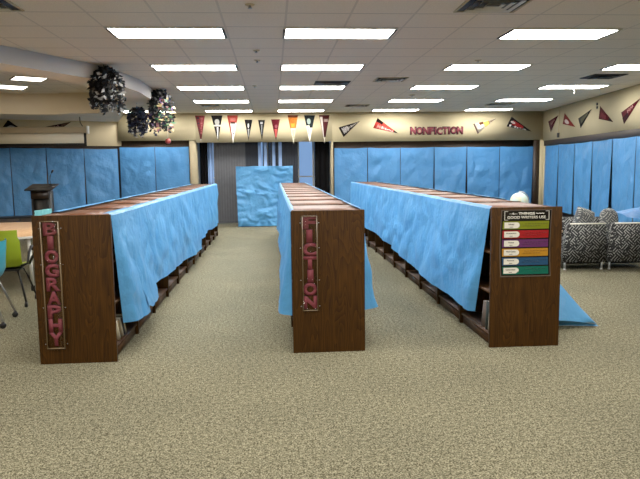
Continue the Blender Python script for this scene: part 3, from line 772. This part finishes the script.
pennant('maroon pennant tilted upward beside the cable conduit, nearest the corner on the right wall', rp(.472, 2.725), rp(.714, 2.427), rp(1.31, 2.833), (70, 24, 30), [(.2, .6, .3, .6, (150, 116, 112), Dt)], None, RN, group=GRW)
pennant('red pennant with white round emblem pointing down, second from the corner on the right wall', rp(1.787, 2.847), rp(1.662, 2.579), rp(2.569, 2.448), (130, 50, 46), [(.12, .5, .35, .85, (214, 196, 188), Dk)], None, RN, group=GRW)
pennant('dark olive pennant with green centre, third from the corner on the right wall', rp(2.752, 2.638), rp(2.937, 2.402), rp(3.58, 2.788), (40, 38, 36), [(.14, .7, .25, .75, (84, 82, 66), S)], None, RN, group=GRW)
pennant('maroon pennant pointing down right, below the two black dots on the right wall', rp(4.062, 2.81), rp(4.005, 2.534), rp(4.781, 2.416), (80, 24, 30), [(.12, .5, .3, .85, (130, 56, 62), Dt), (.7, 1, 0, 1, (34, 20, 22), S)], None, RN, group=GRW)
pennant('long maroon pennant with pale lettering cut by the right photo edge', rp(5.152, 2.58), rp(5.315, 2.34), rp(5.99, 2.78), (88, 22, 30), [(.3, .62, .2, .6, (178, 130, 128), Dt), (0, .3, .5, 1, (40, 18, 22), S)], None, RN, group=GRW)
pennant('black pennant with white crescent emblem, half hidden behind the projector screen', aw(2.93, 2.50), aw(2.70, 2.82), aw(2.15, 2.40), (22, 16, 18), [(.12, .5, .3, .85, (170, 164, 160), Dk), (.2, .56, .28, .72, (22, 16, 18), Dk), (.6, 1, 0, 1, (86, 26, 30), S)], None, nrm=AN, group='felt pennants behind the screen')
pennant('dark pennant with pinkish lettering, tip rising above the projector screen', aw(2.05, 2.62), aw(1.85, 2.36), aw(1.20, 2.815), (44, 26, 28), [(.25, .6, .2, .8, (170, 140, 140), Dt), (.66, .9, .2, .8, (120, 96, 80), Dt)], None, nrm=AN, group='felt pennants behind the screen')

# ------------------------------------------------------------------ right wall bits
cd = thing('cable_conduit', 'thin vertical cable conduit with a small box on the right wall', 'conduit', rw(1.38, 2.25, .012))
MB().tube([(0, 0, .08), (0, 0, CZ - 2.25)], .014).build('pipe', M['tan'], cd)
MB().box(-.03, .03, -.04, .04, 0, .12, .006).build('junction_box', M['metal_d'], cd)
for i, (s, z) in enumerate(((3.889, 2.87), (3.896, 2.793))):
    b = bmesh.new(); bmesh.ops.create_cone(b, cap_ends=True, segments=14, radius1=.034, radius2=.028, depth=.012)
    m = MB(); m.merge(b, Matrix.Rotation(PI / 2, 4, 'Y'))
    tag(m.build('wall_disc', M['black'], None, rw(s, z, .008)), ['upper small black disc above the maroon pennant on the right wall', 'lower small black disc touching the maroon pennant on the right wall'][i], 'wall disc', 'black discs on the right wall')

# ------------------------------------------------------------------ ceiling vents and small fittings
def vent(label, x, y, wx, wy, n=3, name='ceiling_vent', slat_m='metal_w'):
    t = thing(name, label, 'vent', (x, y, CZ), 0, 'air vents of the ceiling')
    MB().box(-wx / 2, wx / 2, -wy / 2, wy / 2, -.004, 0).build('backing', M['black'], t)
    f = MB(); e = .02
    f.box(-wx / 2 - e, wx / 2 + e, -wy / 2 - e, -wy / 2, -.012, 0).box(-wx / 2 - e, wx / 2 + e, wy / 2, wy / 2 + e, -.012, 0)
    f.box(-wx / 2 - e, -wx / 2, -wy / 2, wy / 2, -.012, 0).box(wx / 2, wx / 2 + e, -wy / 2, wy / 2, -.012, 0)
    f.build('frame', M['metal_d' if slat_m == 'metal_d' else 'tan'], t)
    for i in range(n):
        k = (i + 1) / (n + 1)
        sx, sy = wx * (1 - k) / 2, wy * (1 - k) / 2
        g = MB(); z0, z1, d = -.028, -.008, .014
        for (a, b) in (((-sx, -sy), (sx, -sy)), ((sx, -sy), (sx, sy)), ((sx, sy), (-sx, sy)), ((-sx, sy), (-sx, -sy))):
            o1 = Vector((a[0] / max(sx, 1e-3), a[1] / max(sy, 1e-3))) * d; o2 = Vector((b[0] / max(sx, 1e-3), b[1] / max(sy, 1e-3))) * d
            g.poly([(a[0], a[1], z1), (b[0], b[1], z1), (b[0] + o2.x, b[1] + o2.y, z0), (a[0] + o1.x, a[1] + o1.y, z0)])
        g.build('vane', M[slat_m], t)
    return t
vent('square louvred ceiling vent at the top photo edge, right of centre', 2.08, 5.98, .56, .56, 3)
vent('louvred ceiling vent in the top left photo corner', -2.58, 6.02, .56, .56, 3)
vent('louvred ceiling vent right of the second centre light panel', 2.05, 11.08, .50, .46, 3)
vent('dark flat return grille beside the third centre light panel', 1.08, 11.57, .58, .55, 1, slat_m='metal_d')
vent('small dark ceiling vent far back above the red and black pennant', 2.09, 15.75, .52, .42, 2)
vent('dark ceiling vent at the right photo edge, below the right light panels', 5.68, 10.75, .54, .5, 2, slat_m='metal_d')
vent('small dark ceiling vent far back near the right corner', 5.60, 15.58, .56, .42, 2)
vent('small dark ceiling vent behind the multicoloured garland', -1.45, 15.5, .40, .4, 2)
def fitting(label, x, y, r=.045, nm='ceiling_sprinkler', cat='sprinkler'):
    t = thing(nm, label, cat, (x, y, CZ), 0, 'small round ceiling fittings')
    MB().lathe([(r, .004), (r, -.006), (r * .7, -.012)], seg=14).build('escutcheon', M['tan'], t)
    MB().lathe([(.012, -.012), (.014, -.03), (.022, -.034), (.022, -.037)], seg=10).build('head', M['chrome'], t)
fitting('small ceiling sprinkler between the two left light columns, nearer one', -.18, 6.06)
fitting('small ceiling sprinkler between the two left light columns, middle one', -.183, 8.34)
fitting('small ceiling sprinkler between the two left light columns, just past the middle one', -.189, 9.10)
fitting('small ceiling sprinkler left of the third centre light row', -.30, 11.9)
fitting('round ceiling fitting near the third right-hand light column', 2.96, 13.5, .07)
fitting('round ceiling fitting between the centre and right light columns', 2.947, 9.10, .05)
for i, (x, y) in enumerate(((5.93, 12.35), (6.60, 12.62))):
    t = thing('ceiling_hook', ['white hook hanging under the right light panel, left one of two', 'white hook hanging under the right light panel, right one of two'][i], 'hook', (x, y, CZ), 0, 'white ceiling hooks')
    MB().tube([(0, 0, 0), (0, 0, -.05), (.02, 0, -.07), (.02, 0, -.10), (0, 0, -.11)], .008).build('wire', M['metal_w'], t)
    MB().lathe([(.02, 0), (.02, -.006)], seg=10).build('clip', M['metal_w'], t)

# ------------------------------------------------------------------ hanging ribbon garlands
def garland(label, loc, length, R, H, cols, seed, mats_w=None, ball=False):
    """loc: ceiling point; strands of curled petals spilling from a hoop `length` below it"""
    rnd = random.Random(seed)
    t = thing('hanging_garland', label, 'garland', loc, 0, 'hanging garlands by the soffit')
    MB().tube([(0, 0, 0), (0, 0, -length)], .004, 6).build('string', M['metal_w'], t)
    MB().lathe([(.012, 0), (.016, -.008), (.006, -.02)], seg=8).build('hook', M['metal_w'], t)
    ring = [(R * .55 * math.cos(k * PI / 12), R * .55 * math.sin(k * PI / 12), -length - .05) for k in range(25)]
    hp = MB().tube(ring, .01, 6)
    for a in range(4): hp.tube([(0, 0, -length), (R * .55 * math.cos(a * PI / 2), R * .55 * math.sin(a * PI / 2), -length - .05)], .004, 5)
    hp.build('hoop', M['black'], t)
    ns = 24
    for i in range(ns):
        ang = i * 2.399; rad = R * (.25 + .75 * math.sqrt((i + .5) / ns))
        ln = H * (.74 + .26 * rnd.random()) * (1 - .12 * (rad / R))
        m = MB(); pet = 24
        for k in range(pet):
            s = (k + .5) / pet
            prof = rad * (.38 + .62 * math.sin(min(1, s / .38) * PI / 2)) * (1 - .10 * max(0, s - .7) / .3)
            dome = -length - .0 - ln * s
            c = Vector((prof * math.cos(ang) + rnd.gauss(0, .012), prof * math.sin(ang) + rnd.gauss(0, .012), dome))
            d = Vector((rnd.gauss(0, 1), rnd.gauss(0, 1), rnd.gauss(0, .7))).normalized(); e = d.orthogonal().normalized()
            sz = R * rnd.uniform(.15, .25)
            ps_ = [c - d * sz, c - e * sz * .55 + d * .1 * sz, c + d * sz, c + e * sz * .55 + d * .1 * sz]
            f = m.bm.faces.new([m.bm.verts.new(p) for p in ps_])
            f.material_index = cols(i, s, rnd)
        m.build('strand', mats_w, t, weld=False)
    if ball:
        bb = bmesh.new(); bmesh.ops.create_uvsphere(bb, u_segments=14, v_segments=9, radius=.055)
        bmesh.ops.transform(bb, matrix=Matrix.Translation((.12, 0, -length - H + .01)), verts=bb.verts[:])
        m = MB(); m.merge(bb); m.build('ornament', plain('red_ornament', srgb(150, 60, 56), .3, .6), t, smooth=True)
        MB().tube([(.12, 0, -length - H * .7), (.12, 0, -length - H + .06)], .003, 5).build('ornament_thread', M['metal_w'], t)
    return t
rb = plain('black_ribbon', srgb(12, 12, 15), .5, .4); rwh = plain('white_ribbon', srgb(196, 194, 192), .4, .5)
rbl = plain('navy_ribbon', srgb(28, 34, 62), .3, .6); rtl = plain('teal_ribbon', srgb(40, 84, 110), .3, .6)
rgn = plain('green_ribbon', srgb(40, 104, 62), .35, .6); rrd = plain('pink_ribbon', srgb(178, 120, 124), .35, .6); rgo = plain('gold_ribbon', srgb(222, 196, 140), .35, .6)
rvi = plain('violet_ribbon', srgb(92, 66, 110), .35, .6)
garland('large black and white curled ribbon garland hanging from the gray soffit edge', (-2.37, 9.52, CZ), .04, .25, .72, lambda i, s, q: 1 if q.random() < (.06 + .34 * s) and i % 2 else 0, 1, [rb, rwh])
garland('navy and black curled ribbon garland, smallest and hanging between the other two', (-2.60, 12.75, SZ), .09, .205, .62, lambda i, s, q: (3 if q.random() < .3 else 1) if s > .8 and q.random() < .6 else (1 if q.random() < .5 else (2 if q.random() < .15 else 0)), 2, [rb, rbl, rtl, rwh])
garland('multicoloured dark, green and gold curled garland with a red ornament below', (-2.08, 12.3, CZ), .03, .24, .95, lambda i, s, q: (q.choice([2, 0, 0, 0, 0, 4, 5, 0, 3, 1]) if math.cos(i * 2.399) > -.2 and s > .2 else (q.choice([0, 0, 0, 1, 3, 5]) if s > .6 else 0)), 3, [rb, rbl, rgn, rrd, rgo, rvi, rwh], True)

# ------------------------------------------------------------------ projector screen
sc_ = thing('projector_screen', 'wide rolled projector screen hanging below the soffit at left', 'projector screen', (-6.0, 16.0, 2.1))
MB().box(-1.3, 1.52, -.06, .06, .345, .50, .02).build('case', M['case'], sc_)
MB().box(1.52, 1.56, -.07, .07, .33, .515, .008).build('end_cap', M['metal_w'], sc_)
MB().box(-1.25, 1.475, -.002, .002, .075, .35).build('screen_fabric', M['screenwhite'], sc_)
MB().box(-1.25, 1.44, -.006, .006, .05, .105).box(1.44, 1.50, -.006, .006, .05, .35).build('black_border', M['black'], sc_)
MB().box(-1.26, 1.50, -.018, .018, .03, .055, .006).build('bottom_bar', M['black'], sc_)
MB().tube([(1.36, 0, SZ - 2.1), (1.37, 0, .60), (1.42, 0, .51)], .012).tube([(-1.1, 0, SZ - 2.1), (-1.1, 0, .51)], .012).build('hanger', M['metal_d'], sc_)

# ------------------------------------------------------------------ lectern and low cabinet
lt = thing('lectern', 'dark wooden lectern with slanted top standing before the left papers', 'lectern', (-4.57, 13.0, 0))
def ltop(z0): return [(-.19, z0), (.19, z0)]
M['lect'] = wood('black_stained_wood', srgb(24, 15, 12), srgb(40, 26, 20))
m = MB(); m.box(-.165, .165, -.12, .15, .08, 1.16).box(-.165, -.135, -.15, -.12, .08, 1.0).box(.135, .165, -.15, -.12, .08, 1.0); m.build('column', M['black'], lt)
MB().box(-.17, .17, -.155, -.12, 1.0, 1.16).build('head', M['lect'], lt)
m = MB(); q = m.bm
vs = [(-.255, -.24, 1.165), (.255, -.24, 1.165), (.255, .22, 1.265), (-.255, .22, 1.265)]
lo = [q.verts.new(v) for v in vs]; hi = [q.verts.new((a, b, c + .025)) for a, b, c in vs]
q.faces.new(lo); q.faces.new(hi)
for i in range(4): q.faces.new((lo[i], lo[(i + 1) % 4], hi[(i + 1) % 4], hi[i]))
m.build('reading_top', M['black'], lt)
MB().box(-.24, .24, -.2, .2, 0, .08, .01).build('base', M['darkwood'], lt)
mic = thing('microphone', 'black gooseneck microphone rising from the lectern top', 'microphone', (-4.43, 13.1, 1.275))
MB().lathe([(.03, 0), (.03, .012), (.012, .02)], seg=12).build('mount', M['black'], mic)
MB().tube([(0, 0, .015), (-.01, 0, .10), (.0, 0, .18), (.03, 0, .235)], .007, 8).build('gooseneck', M['black'], mic)
MB().tube([(.03, 0, .235), (.045, 0, .262), (.058, 0, .288)], .016, 10, .021).build('capsule', M['black'], mic)
lc = thing('low_cabinet', 'low black cabinet along the back wall under the left papers', 'cabinet', aw(2.35, 0, .27), AR)
MB().box(-1.9, 2.1, -.25, .25, .05, .40, .008).build('body', M['black'], lc)
MB().box(-1.92, 2.12, -.27, .26, .40, .425, .005).build('top_panel', M['black'], lc)
for k in range(5): MB().box(-1.86 + k * .81, -1.86 + k * .81 + .76, -.266, -.25, .09, .38, .004).build('door', M['darkwood'], lc)
MB().box(-1.85, 2.05, -.22, .22, 0, .05).build('plinth', M['black'], lc)

# ------------------------------------------------------------------ tables and chairs at the left
def table(label, x, y, rx, ry, z, rz=0):
    t = thing('activity_table', label, 'table', (x, y, 0), rz, 'light wooden tables at the left')
    pts = [(rx * math.copysign(abs(math.cos(a)) ** .7, math.cos(a)), ry * math.copysign(abs(math.sin(a)) ** .7, math.sin(a))) for a in [k * 2 * PI / 48 for k in range(48)]]
    MB().prism(pts, z - .028, z).build('tabletop', M['orange_top'], t)
    m = MB()
    for i in range(48):
        a, b = pts[i], pts[(i + 1) % 48]
        m.poly([(a[0] * 1.003, a[1] * 1.003, z - .03), (b[0] * 1.003, b[1] * 1.003, z - .03), (b[0] * 1.003, b[1] * 1.003, z - .002), (a[0] * 1.003, a[1] * 1.003, z - .002)])
    m.build('edge_band', M['metal_w'], t)
    for sx in (-1, 1):
        for sy in (-1, 1):
            l = MB().tube([(sx * rx * .71, sy * ry * .77, z - .03), (sx * rx * .74, sy * ry * .80, .07)], .022, 10).build('leg', M['metal_w'], t)
            MB().lathe([(.02, .07), (.026, .06), (.026, .008), (.02, 0)], sx * rx * .74, sy * ry * .80, 10).build('caster', M['black'], l)
    return t
table('large light wooden table with white legs beside the left bookcase row', -3.98, 9.45, 1.12, 1.28, .72)
table('small light wooden table top showing behind the teal chair', -3.50, 7.05, .50, .22, .70)

def chair(label, x, y, rz, shell, legm, arms=False, group='shell chairs on casters', hb=.86):
    """faces local -y; shell is one bent sheet"""
    t = thing('shell_chair', label, 'chair', (x, y, 0), rz, group)
    prof = [(-.22, .45), (-.20, .462), (-.10, .445), (.06, .44), (.15, .46), (.195, .53), (.215, .64), (.235, .75), (.25, hb)]
    def fn(a, b):
        f = b * (len(prof) - 1); i = min(int(f), len(prof) - 2); k = f - i
        y_ = prof[i][0] + (prof[i + 1][0] - prof[i][0]) * k; z_ = prof[i][1] + (prof[i + 1][1] - prof[i][1]) * k
        xx = (a - .5) * 2
        wv = .23 - .02 * b + (.0 if .1 < b < .9 else -.02)
        back = max(0, (b - .5) * 2)
        return Vector((xx * wv, y_ - .055 * xx * xx * back, z_ + .02 * xx * xx * (1 - back)))
    s = MB().grid(fn, 14, 26)
    bmesh.ops.solidify(s.bm, geom=s.bm.faces[:], thickness=.014)
    s.build('shell', shell, t, smooth=True)
    MB().box(-.16, .16, -.14, .12, .405, .43, .008).build('seat_support', M['black'], t)
    for sx in (-1, 1):
        for sy in (-1, 1):
            l = MB().tube([(sx * .15, sy * .12, .415), (sx * .19, sy * .16, .30), (sx * .25, sy * .235, .065)], .0125, 8).build('leg', legm, t)
            MB().tube([(sx * .25 - .013, sy * .235, .03), (sx * .25 + .013, sy * .235, .03)], .03, 12).tube([(sx * .25, sy * .235, .068), (sx * .25, sy * .235, .03)], .014, 6).build('caster', M['black'], l)
    if arms:
        for sx in (-1, 1):
            MB().tube([(sx * .2, .16, .47), (sx * .27, .14, .50), (sx * .285, .12, .62), (sx * .285, .02, .675), (sx * .285, -.14, .67), (sx * .275, -.17, .58), (sx * .22, -.12, .45)], .016, 8).build('armrest', M['black'], t)
    return t
chair('lime green shell chair with black armrests at the large left table', -3.13, 7.60, PI + .12, M['lime'], M['black'], True, hb=.89)
chair('teal shell chair with silver legs cut by the left photo edge', -2.98, 6.62, -PI / 2 + .15, M['teal'], M['chrome'])
chair('pale aqua chair back beyond the large table, left one of the pair', -4.05, 11.85, 1.5, M['aqua'], M['chrome'], hb=.84, group='pale aqua chairs beyond the table')
chair('pale aqua chair back beyond the large table, right one by the bookcase', -3.72, 11.3, 1.5, M['aqua'], M['chrome'], hb=.89, group='pale aqua chairs beyond the table')

# ------------------------------------------------------------------ lounge chairs at the right
def lounge(label, x, y, rz, wv=.60, h=.69, pipe=True):
    """back panel at local -y side, faces +y"""
    t = thing('lounge_chair', label, 'lounge chair', (x, y, 0), rz, 'patterned lounge chairs')
    m = MB(); q = m.bm
    def blk(pts, name, mt):
        b = bmesh.new()
        v = [b.verts.new(p) for p in pts]
        for f in ((0, 1, 2, 3), (4, 5, 6, 7), (0, 1, 5, 4), (1, 2, 6, 5), (2, 3, 7, 6), (3, 0, 4, 7)): b.faces.new([v[i] for i in f])
        bmesh.ops.recalc_face_normals(b, faces=b.faces[:])
        bmesh.ops.bevel(b, geom=b.edges[:], offset=.022, segments=3, affect='EDGES')
        mm = MB(); mm.merge(b); return mm.build(name, mt, t, smooth=False)
    a = wv / 2
    blk([(-a - .05, 0, .12), (a, 0, .12), (a, .17, .12), (-a - .05, .17, .12), (-a + .03, .04, h), (a, .04, h), (a, .16, h), (-a + .03, .16, h)], 'backrest', M['pattern'])
    blk([(-a - .05, .17, .12), (a, .17, .12), (a, .68, .12), (-a - .05, .68, .12), (-a - .03, .17, .43), (a, .17, .43), (a, .68, .43), (-a - .03, .68, .43)], 'seat', M['pattern'])
    if pipe: MB().tube([(-a + .05, .035, h - .002), (a - .02, .035, h - .002)], .009, 8).build('piping', M['white'], t)
    for sx in (-a + .0, a - .05):
        for yy in (.06, .6):
            MB().tube([(sx, yy, .125), (sx, yy, .02)], .016, 10).lathe([(.022, .0), (.024, .012), (.018, .022)], sx, yy, 10).build('leg', M['chrome'], t)
    MB().box(-a + .02, a - .04, .1, .6, .085, .12).build('frame', M['black'], t)
    return t
lounge('black and white hatched lounge chair seen from behind, nearest the poster end panel', 4.57, 8.93, -.05)
lounge('black and white hatched lounge chair seen from behind, cut by the right photo edge', 5.235, 8.90, -.05)
lounge('black and white hatched lounge chair farther back, only its top edge showing', 5.06, 10.05, -.05, .7, .685, False)
def cushion(label, loc, rz, tilt, wv, h, roll=0, rounded=.35):
    b = bmesh.new()
    n = 14
    def pt(i, j, s):
        a = i / n * 2 - 1; c = j / n * 2 - 1
        th = .075 * (1 - a ** 4) ** .5 * (1 - c ** 4) ** .5
        k = 1 - rounded * .28 * (a * a * c * c)
        return Vector((a * wv / 2 * k, s * th, h / 2 + c * h / 2 * k))
    for s in (-1, 1):
        g = [[b.verts.new(pt(i, j, s)) for j in range(n + 1)] for i in range(n + 1)]
        for i in range(n):
            for j in range(n): b.faces.new((g[i][j], g[i + 1][j], g[i + 1][j + 1], g[i][j + 1]))
    bmesh.ops.remove_doubles(b, verts=b.verts[:], dist=1e-4)
    m = MB(); m.merge(b, Matrix.Rotation(tilt, 4, 'X') @ Matrix.Rotation(roll, 4, 'Y'))
    o = m.build('cushion', M['pattern2'], None, loc, rz, smooth=True)
    return tag(o, label, 'cushion', 'patterned cushions on the lounge chairs')
M['pattern2'] = M['pattern'].copy(); M['pattern2'].name = 'pale_hatched_upholstery'
for n_ in M['pattern2'].node_tree.nodes:
    if n_.type == 'MIX' and n_.data_type == 'RGBA': n_.inputs[6].default_value = srgb(78, 82, 86); n_.inputs[7].default_value = srgb(176, 176, 168)
cushion('tilted square patterned cushion propped on the nearer hatched lounge chair', (4.66, 9.39, .437), .15, -.12, .32, .46, .36, .1)
cushion('rounded patterned cushion propped between the two hatched lounge chairs', (5.14, 9.39, .437), -.1, -.1, .30, .44, 0, 1.0)
def heap(a, b):
    x = 5.28 + .95 * a; y = 9.15 + .62 * b
    z = .79 + .20 * a * math.sin(PI * min(1, b * 1.2)) + .035 * ridge(x, y, 2.2, 2.5) * math.sin(PI * b) + .02 * nz(x, y, 1, 5)
    if b < .25: z -= (.25 - b) * .55 * (.25 + a)
    return Vector((x, y, z))
tag(MB().grid(heap, 26, 20).build('paper_sheet', M['paper_shaded'], smooth=True), 'crumpled blue paper heaped over the right lounge chair', 'paper sheet', 'loose blue paper')
st = thing('side_table', 'small wooden side table glimpsed between the poster panel and lounge chair', 'side table', (4.61, 9.60, 0))
MB().lathe([(.28, .47), (.28, .50), (.27, .505)], -.25, .35, 24).build('tabletop', M['orange_top'], st)
MB().lathe([(.16, 0), (.16, .015), (.03, .03), (.025, .47)], -.25, .35, 16).build('pedestal', M['metal_w'], st)

# floor standing globe behind the right row
gl = thing('floor_globe', 'pale floor globe whose dome shows above the right bookcase row', 'globe', (3.95, 10.0, 0))
bb = bmesh.new(); bmesh.ops.create_uvsphere(bb, u_segments=32, v_segments=20, radius=.145)
bmesh.ops.transform(bb, matrix=Matrix.Translation((0, 0, .965)), verts=bb.verts[:])
def globe_mat():
    m, t, b = nt('globe_map')
    tc = N(t, 'ShaderNodeTexCoord'); no = N(t, 'ShaderNodeTexNoise', Scale=9.0, Detail=5.0)
    t.links.new(tc.outputs['Object'], no.inputs['Vector']); r = N(t, 'ShaderNodeValToRGB')
    r.color_ramp.elements[0].position = .5; r.color_ramp.elements[0].color = srgb(186, 206, 200)
    r.color_ramp.elements[1].position = .56; r.color_ramp.elements[1].color = srgb(206, 204, 170)
    t.links.new(no.outputs['Fac'], r.inputs['Fac']); t.links.new(r.outputs['Color'], b.inputs['Base Color']); b.inputs['Roughness'].default_value = .35
    return m
m = MB(); m.merge(bb); m.build('sphere', globe_mat(), gl, smooth=True)
MB().tube([(.165 * math.sin(a), 0, .965 - .165 * math.cos(a)) for a in [k * PI / 16 for k in range(17)]], .007, 6).build('meridian', M['chrome'], gl)
MB().lathe([(.17, 0), (.17, .02), (.03, .05), (.02, .40), (.03, .5), (.018, .795)], seg=16).build('stand', M['darkwood'], gl)

# ------------------------------------------------------------------ books in the open lower bays
def book(label, x, y, z, th, h, dep, col, tilt=0, lean=0, side=1, group='books in the left row'):
    """spine faces +-x; thickness along y"""
    t = thing('book', label, 'book', (x, y, z), 0, group)
    c = plain('book_cover', srgb(*col), .5, .4, var=.1, vscale=20)
    R_ = Matrix.Rotation(tilt, 4, 'X')
    def bx(a, name, mt):
        m = MB(); b = MB().box(*a); me = b.bm; m.merge(me, R_); m.build(name, mt, t)
    s = side
    xa, xb = sorted((0, -s * dep))
    bx((xa, xb, 0, .003, 0, h), 'cover', c); bx((xa, xb, th - .003, th, 0, h), 'cover', c)
    xs_ = sorted((-s * .003, s * .001)); bx((xs_[0], xs_[1], 0, th, 0, h), 'spine', c)
    xp = sorted((-s * .006, -s * (dep - .006))); bx((xp[0], xp[1], .003, th - .003, .003, h - .004), 'pages', M['white'])
GB = 'books in the front bay of the left row'
xf = -1.898 + WD - .03
y = 5.215
specs = [((196, 178, 140), .022, .235, 0, 'tall cream book standing against the BIOGRAPHY end panel'), ((140, 92, 60), .018, .225, 0, 'slim tan book standing second from the BIOGRAPHY end panel'),
         ((226, 214, 190), .024, .19, 0, 'white book standing third from the BIOGRAPHY end panel')]
for k, (c, th, h, tl, lb) in enumerate(specs):
    book(lb, xf - .012 * (2 - k), y, .106, th, h, .15, c, tl, group=GB); y += th + .016
y = 5.44
for i, (c, th, h) in enumerate((((222, 212, 188), .026, .21), ((150, 132, 100), .022, .20), ((228, 220, 204), .028, .205), ((70, 64, 72), .02, .20), ((214, 198, 166), .026, .21))):
    book(['leaning white book, first of the tilted books beside the BIOGRAPHY panel', 'leaning brown book, second of the tilted books beside the BIOGRAPHY panel', 'leaning pale book in the middle of the tilted books', 'leaning dark gray book among the tilted pale books', 'leaning cream book, farthest of the tilted books'][i],
         xf + .004 * (i % 2), y, .107, th, h, .16, c, .52, group=GB); y += th * 2.3
GB2 = 'books in the front bay of the right row'
for i, (yy, c, th, h, tl) in enumerate(((5.34, (206, 196, 180), .012, .27, .12), (5.40, (50, 62, 62), .03, .26, .12), (5.52, (128, 116, 112), .022, .25, .25))):
    book(['pale book leaning just behind the poster end panel', 'dark gray book second behind the poster end panel', 'gray-white book leaning third behind the poster end panel'][i], 1.83 + .03, yy, .107, th, h, .16, c, tl, side=-1, group=GB2)
for i, (yy, c) in enumerate(((7.92, (176, 176, 170)), (7.96, (96, 110, 120)))):
    book(['pale book standing in a low bay of the right row', 'bluish book standing beside the pale one in a low bay of the right row'][i], 1.83 + .03, yy, .106, .03, .22, .16, c, 0, side=-1, group='books in the fourth bay of the right row')

# ------------------------------------------------------------------ world and view
W = D.worlds.new('sky'); SC.world = W; W.use_nodes = True
bg = W.node_tree.nodes['Background']; bg.inputs['Color'].default_value = (.28, .50, .92, 1); bg.inputs['Strength'].default_value = .7
SC.view_settings.view_transform = 'Standard'
SC.view_settings.look = 'None'
SC.view_settings.exposure = -.12
SC.view_settings.gamma = 1.13
SC.cycles.use_denoising = True
SC.cycles.max_bounces = 8
SC.cycles.diffuse_bounces = 5
SC.cycles.sample_clamp_indirect = 4
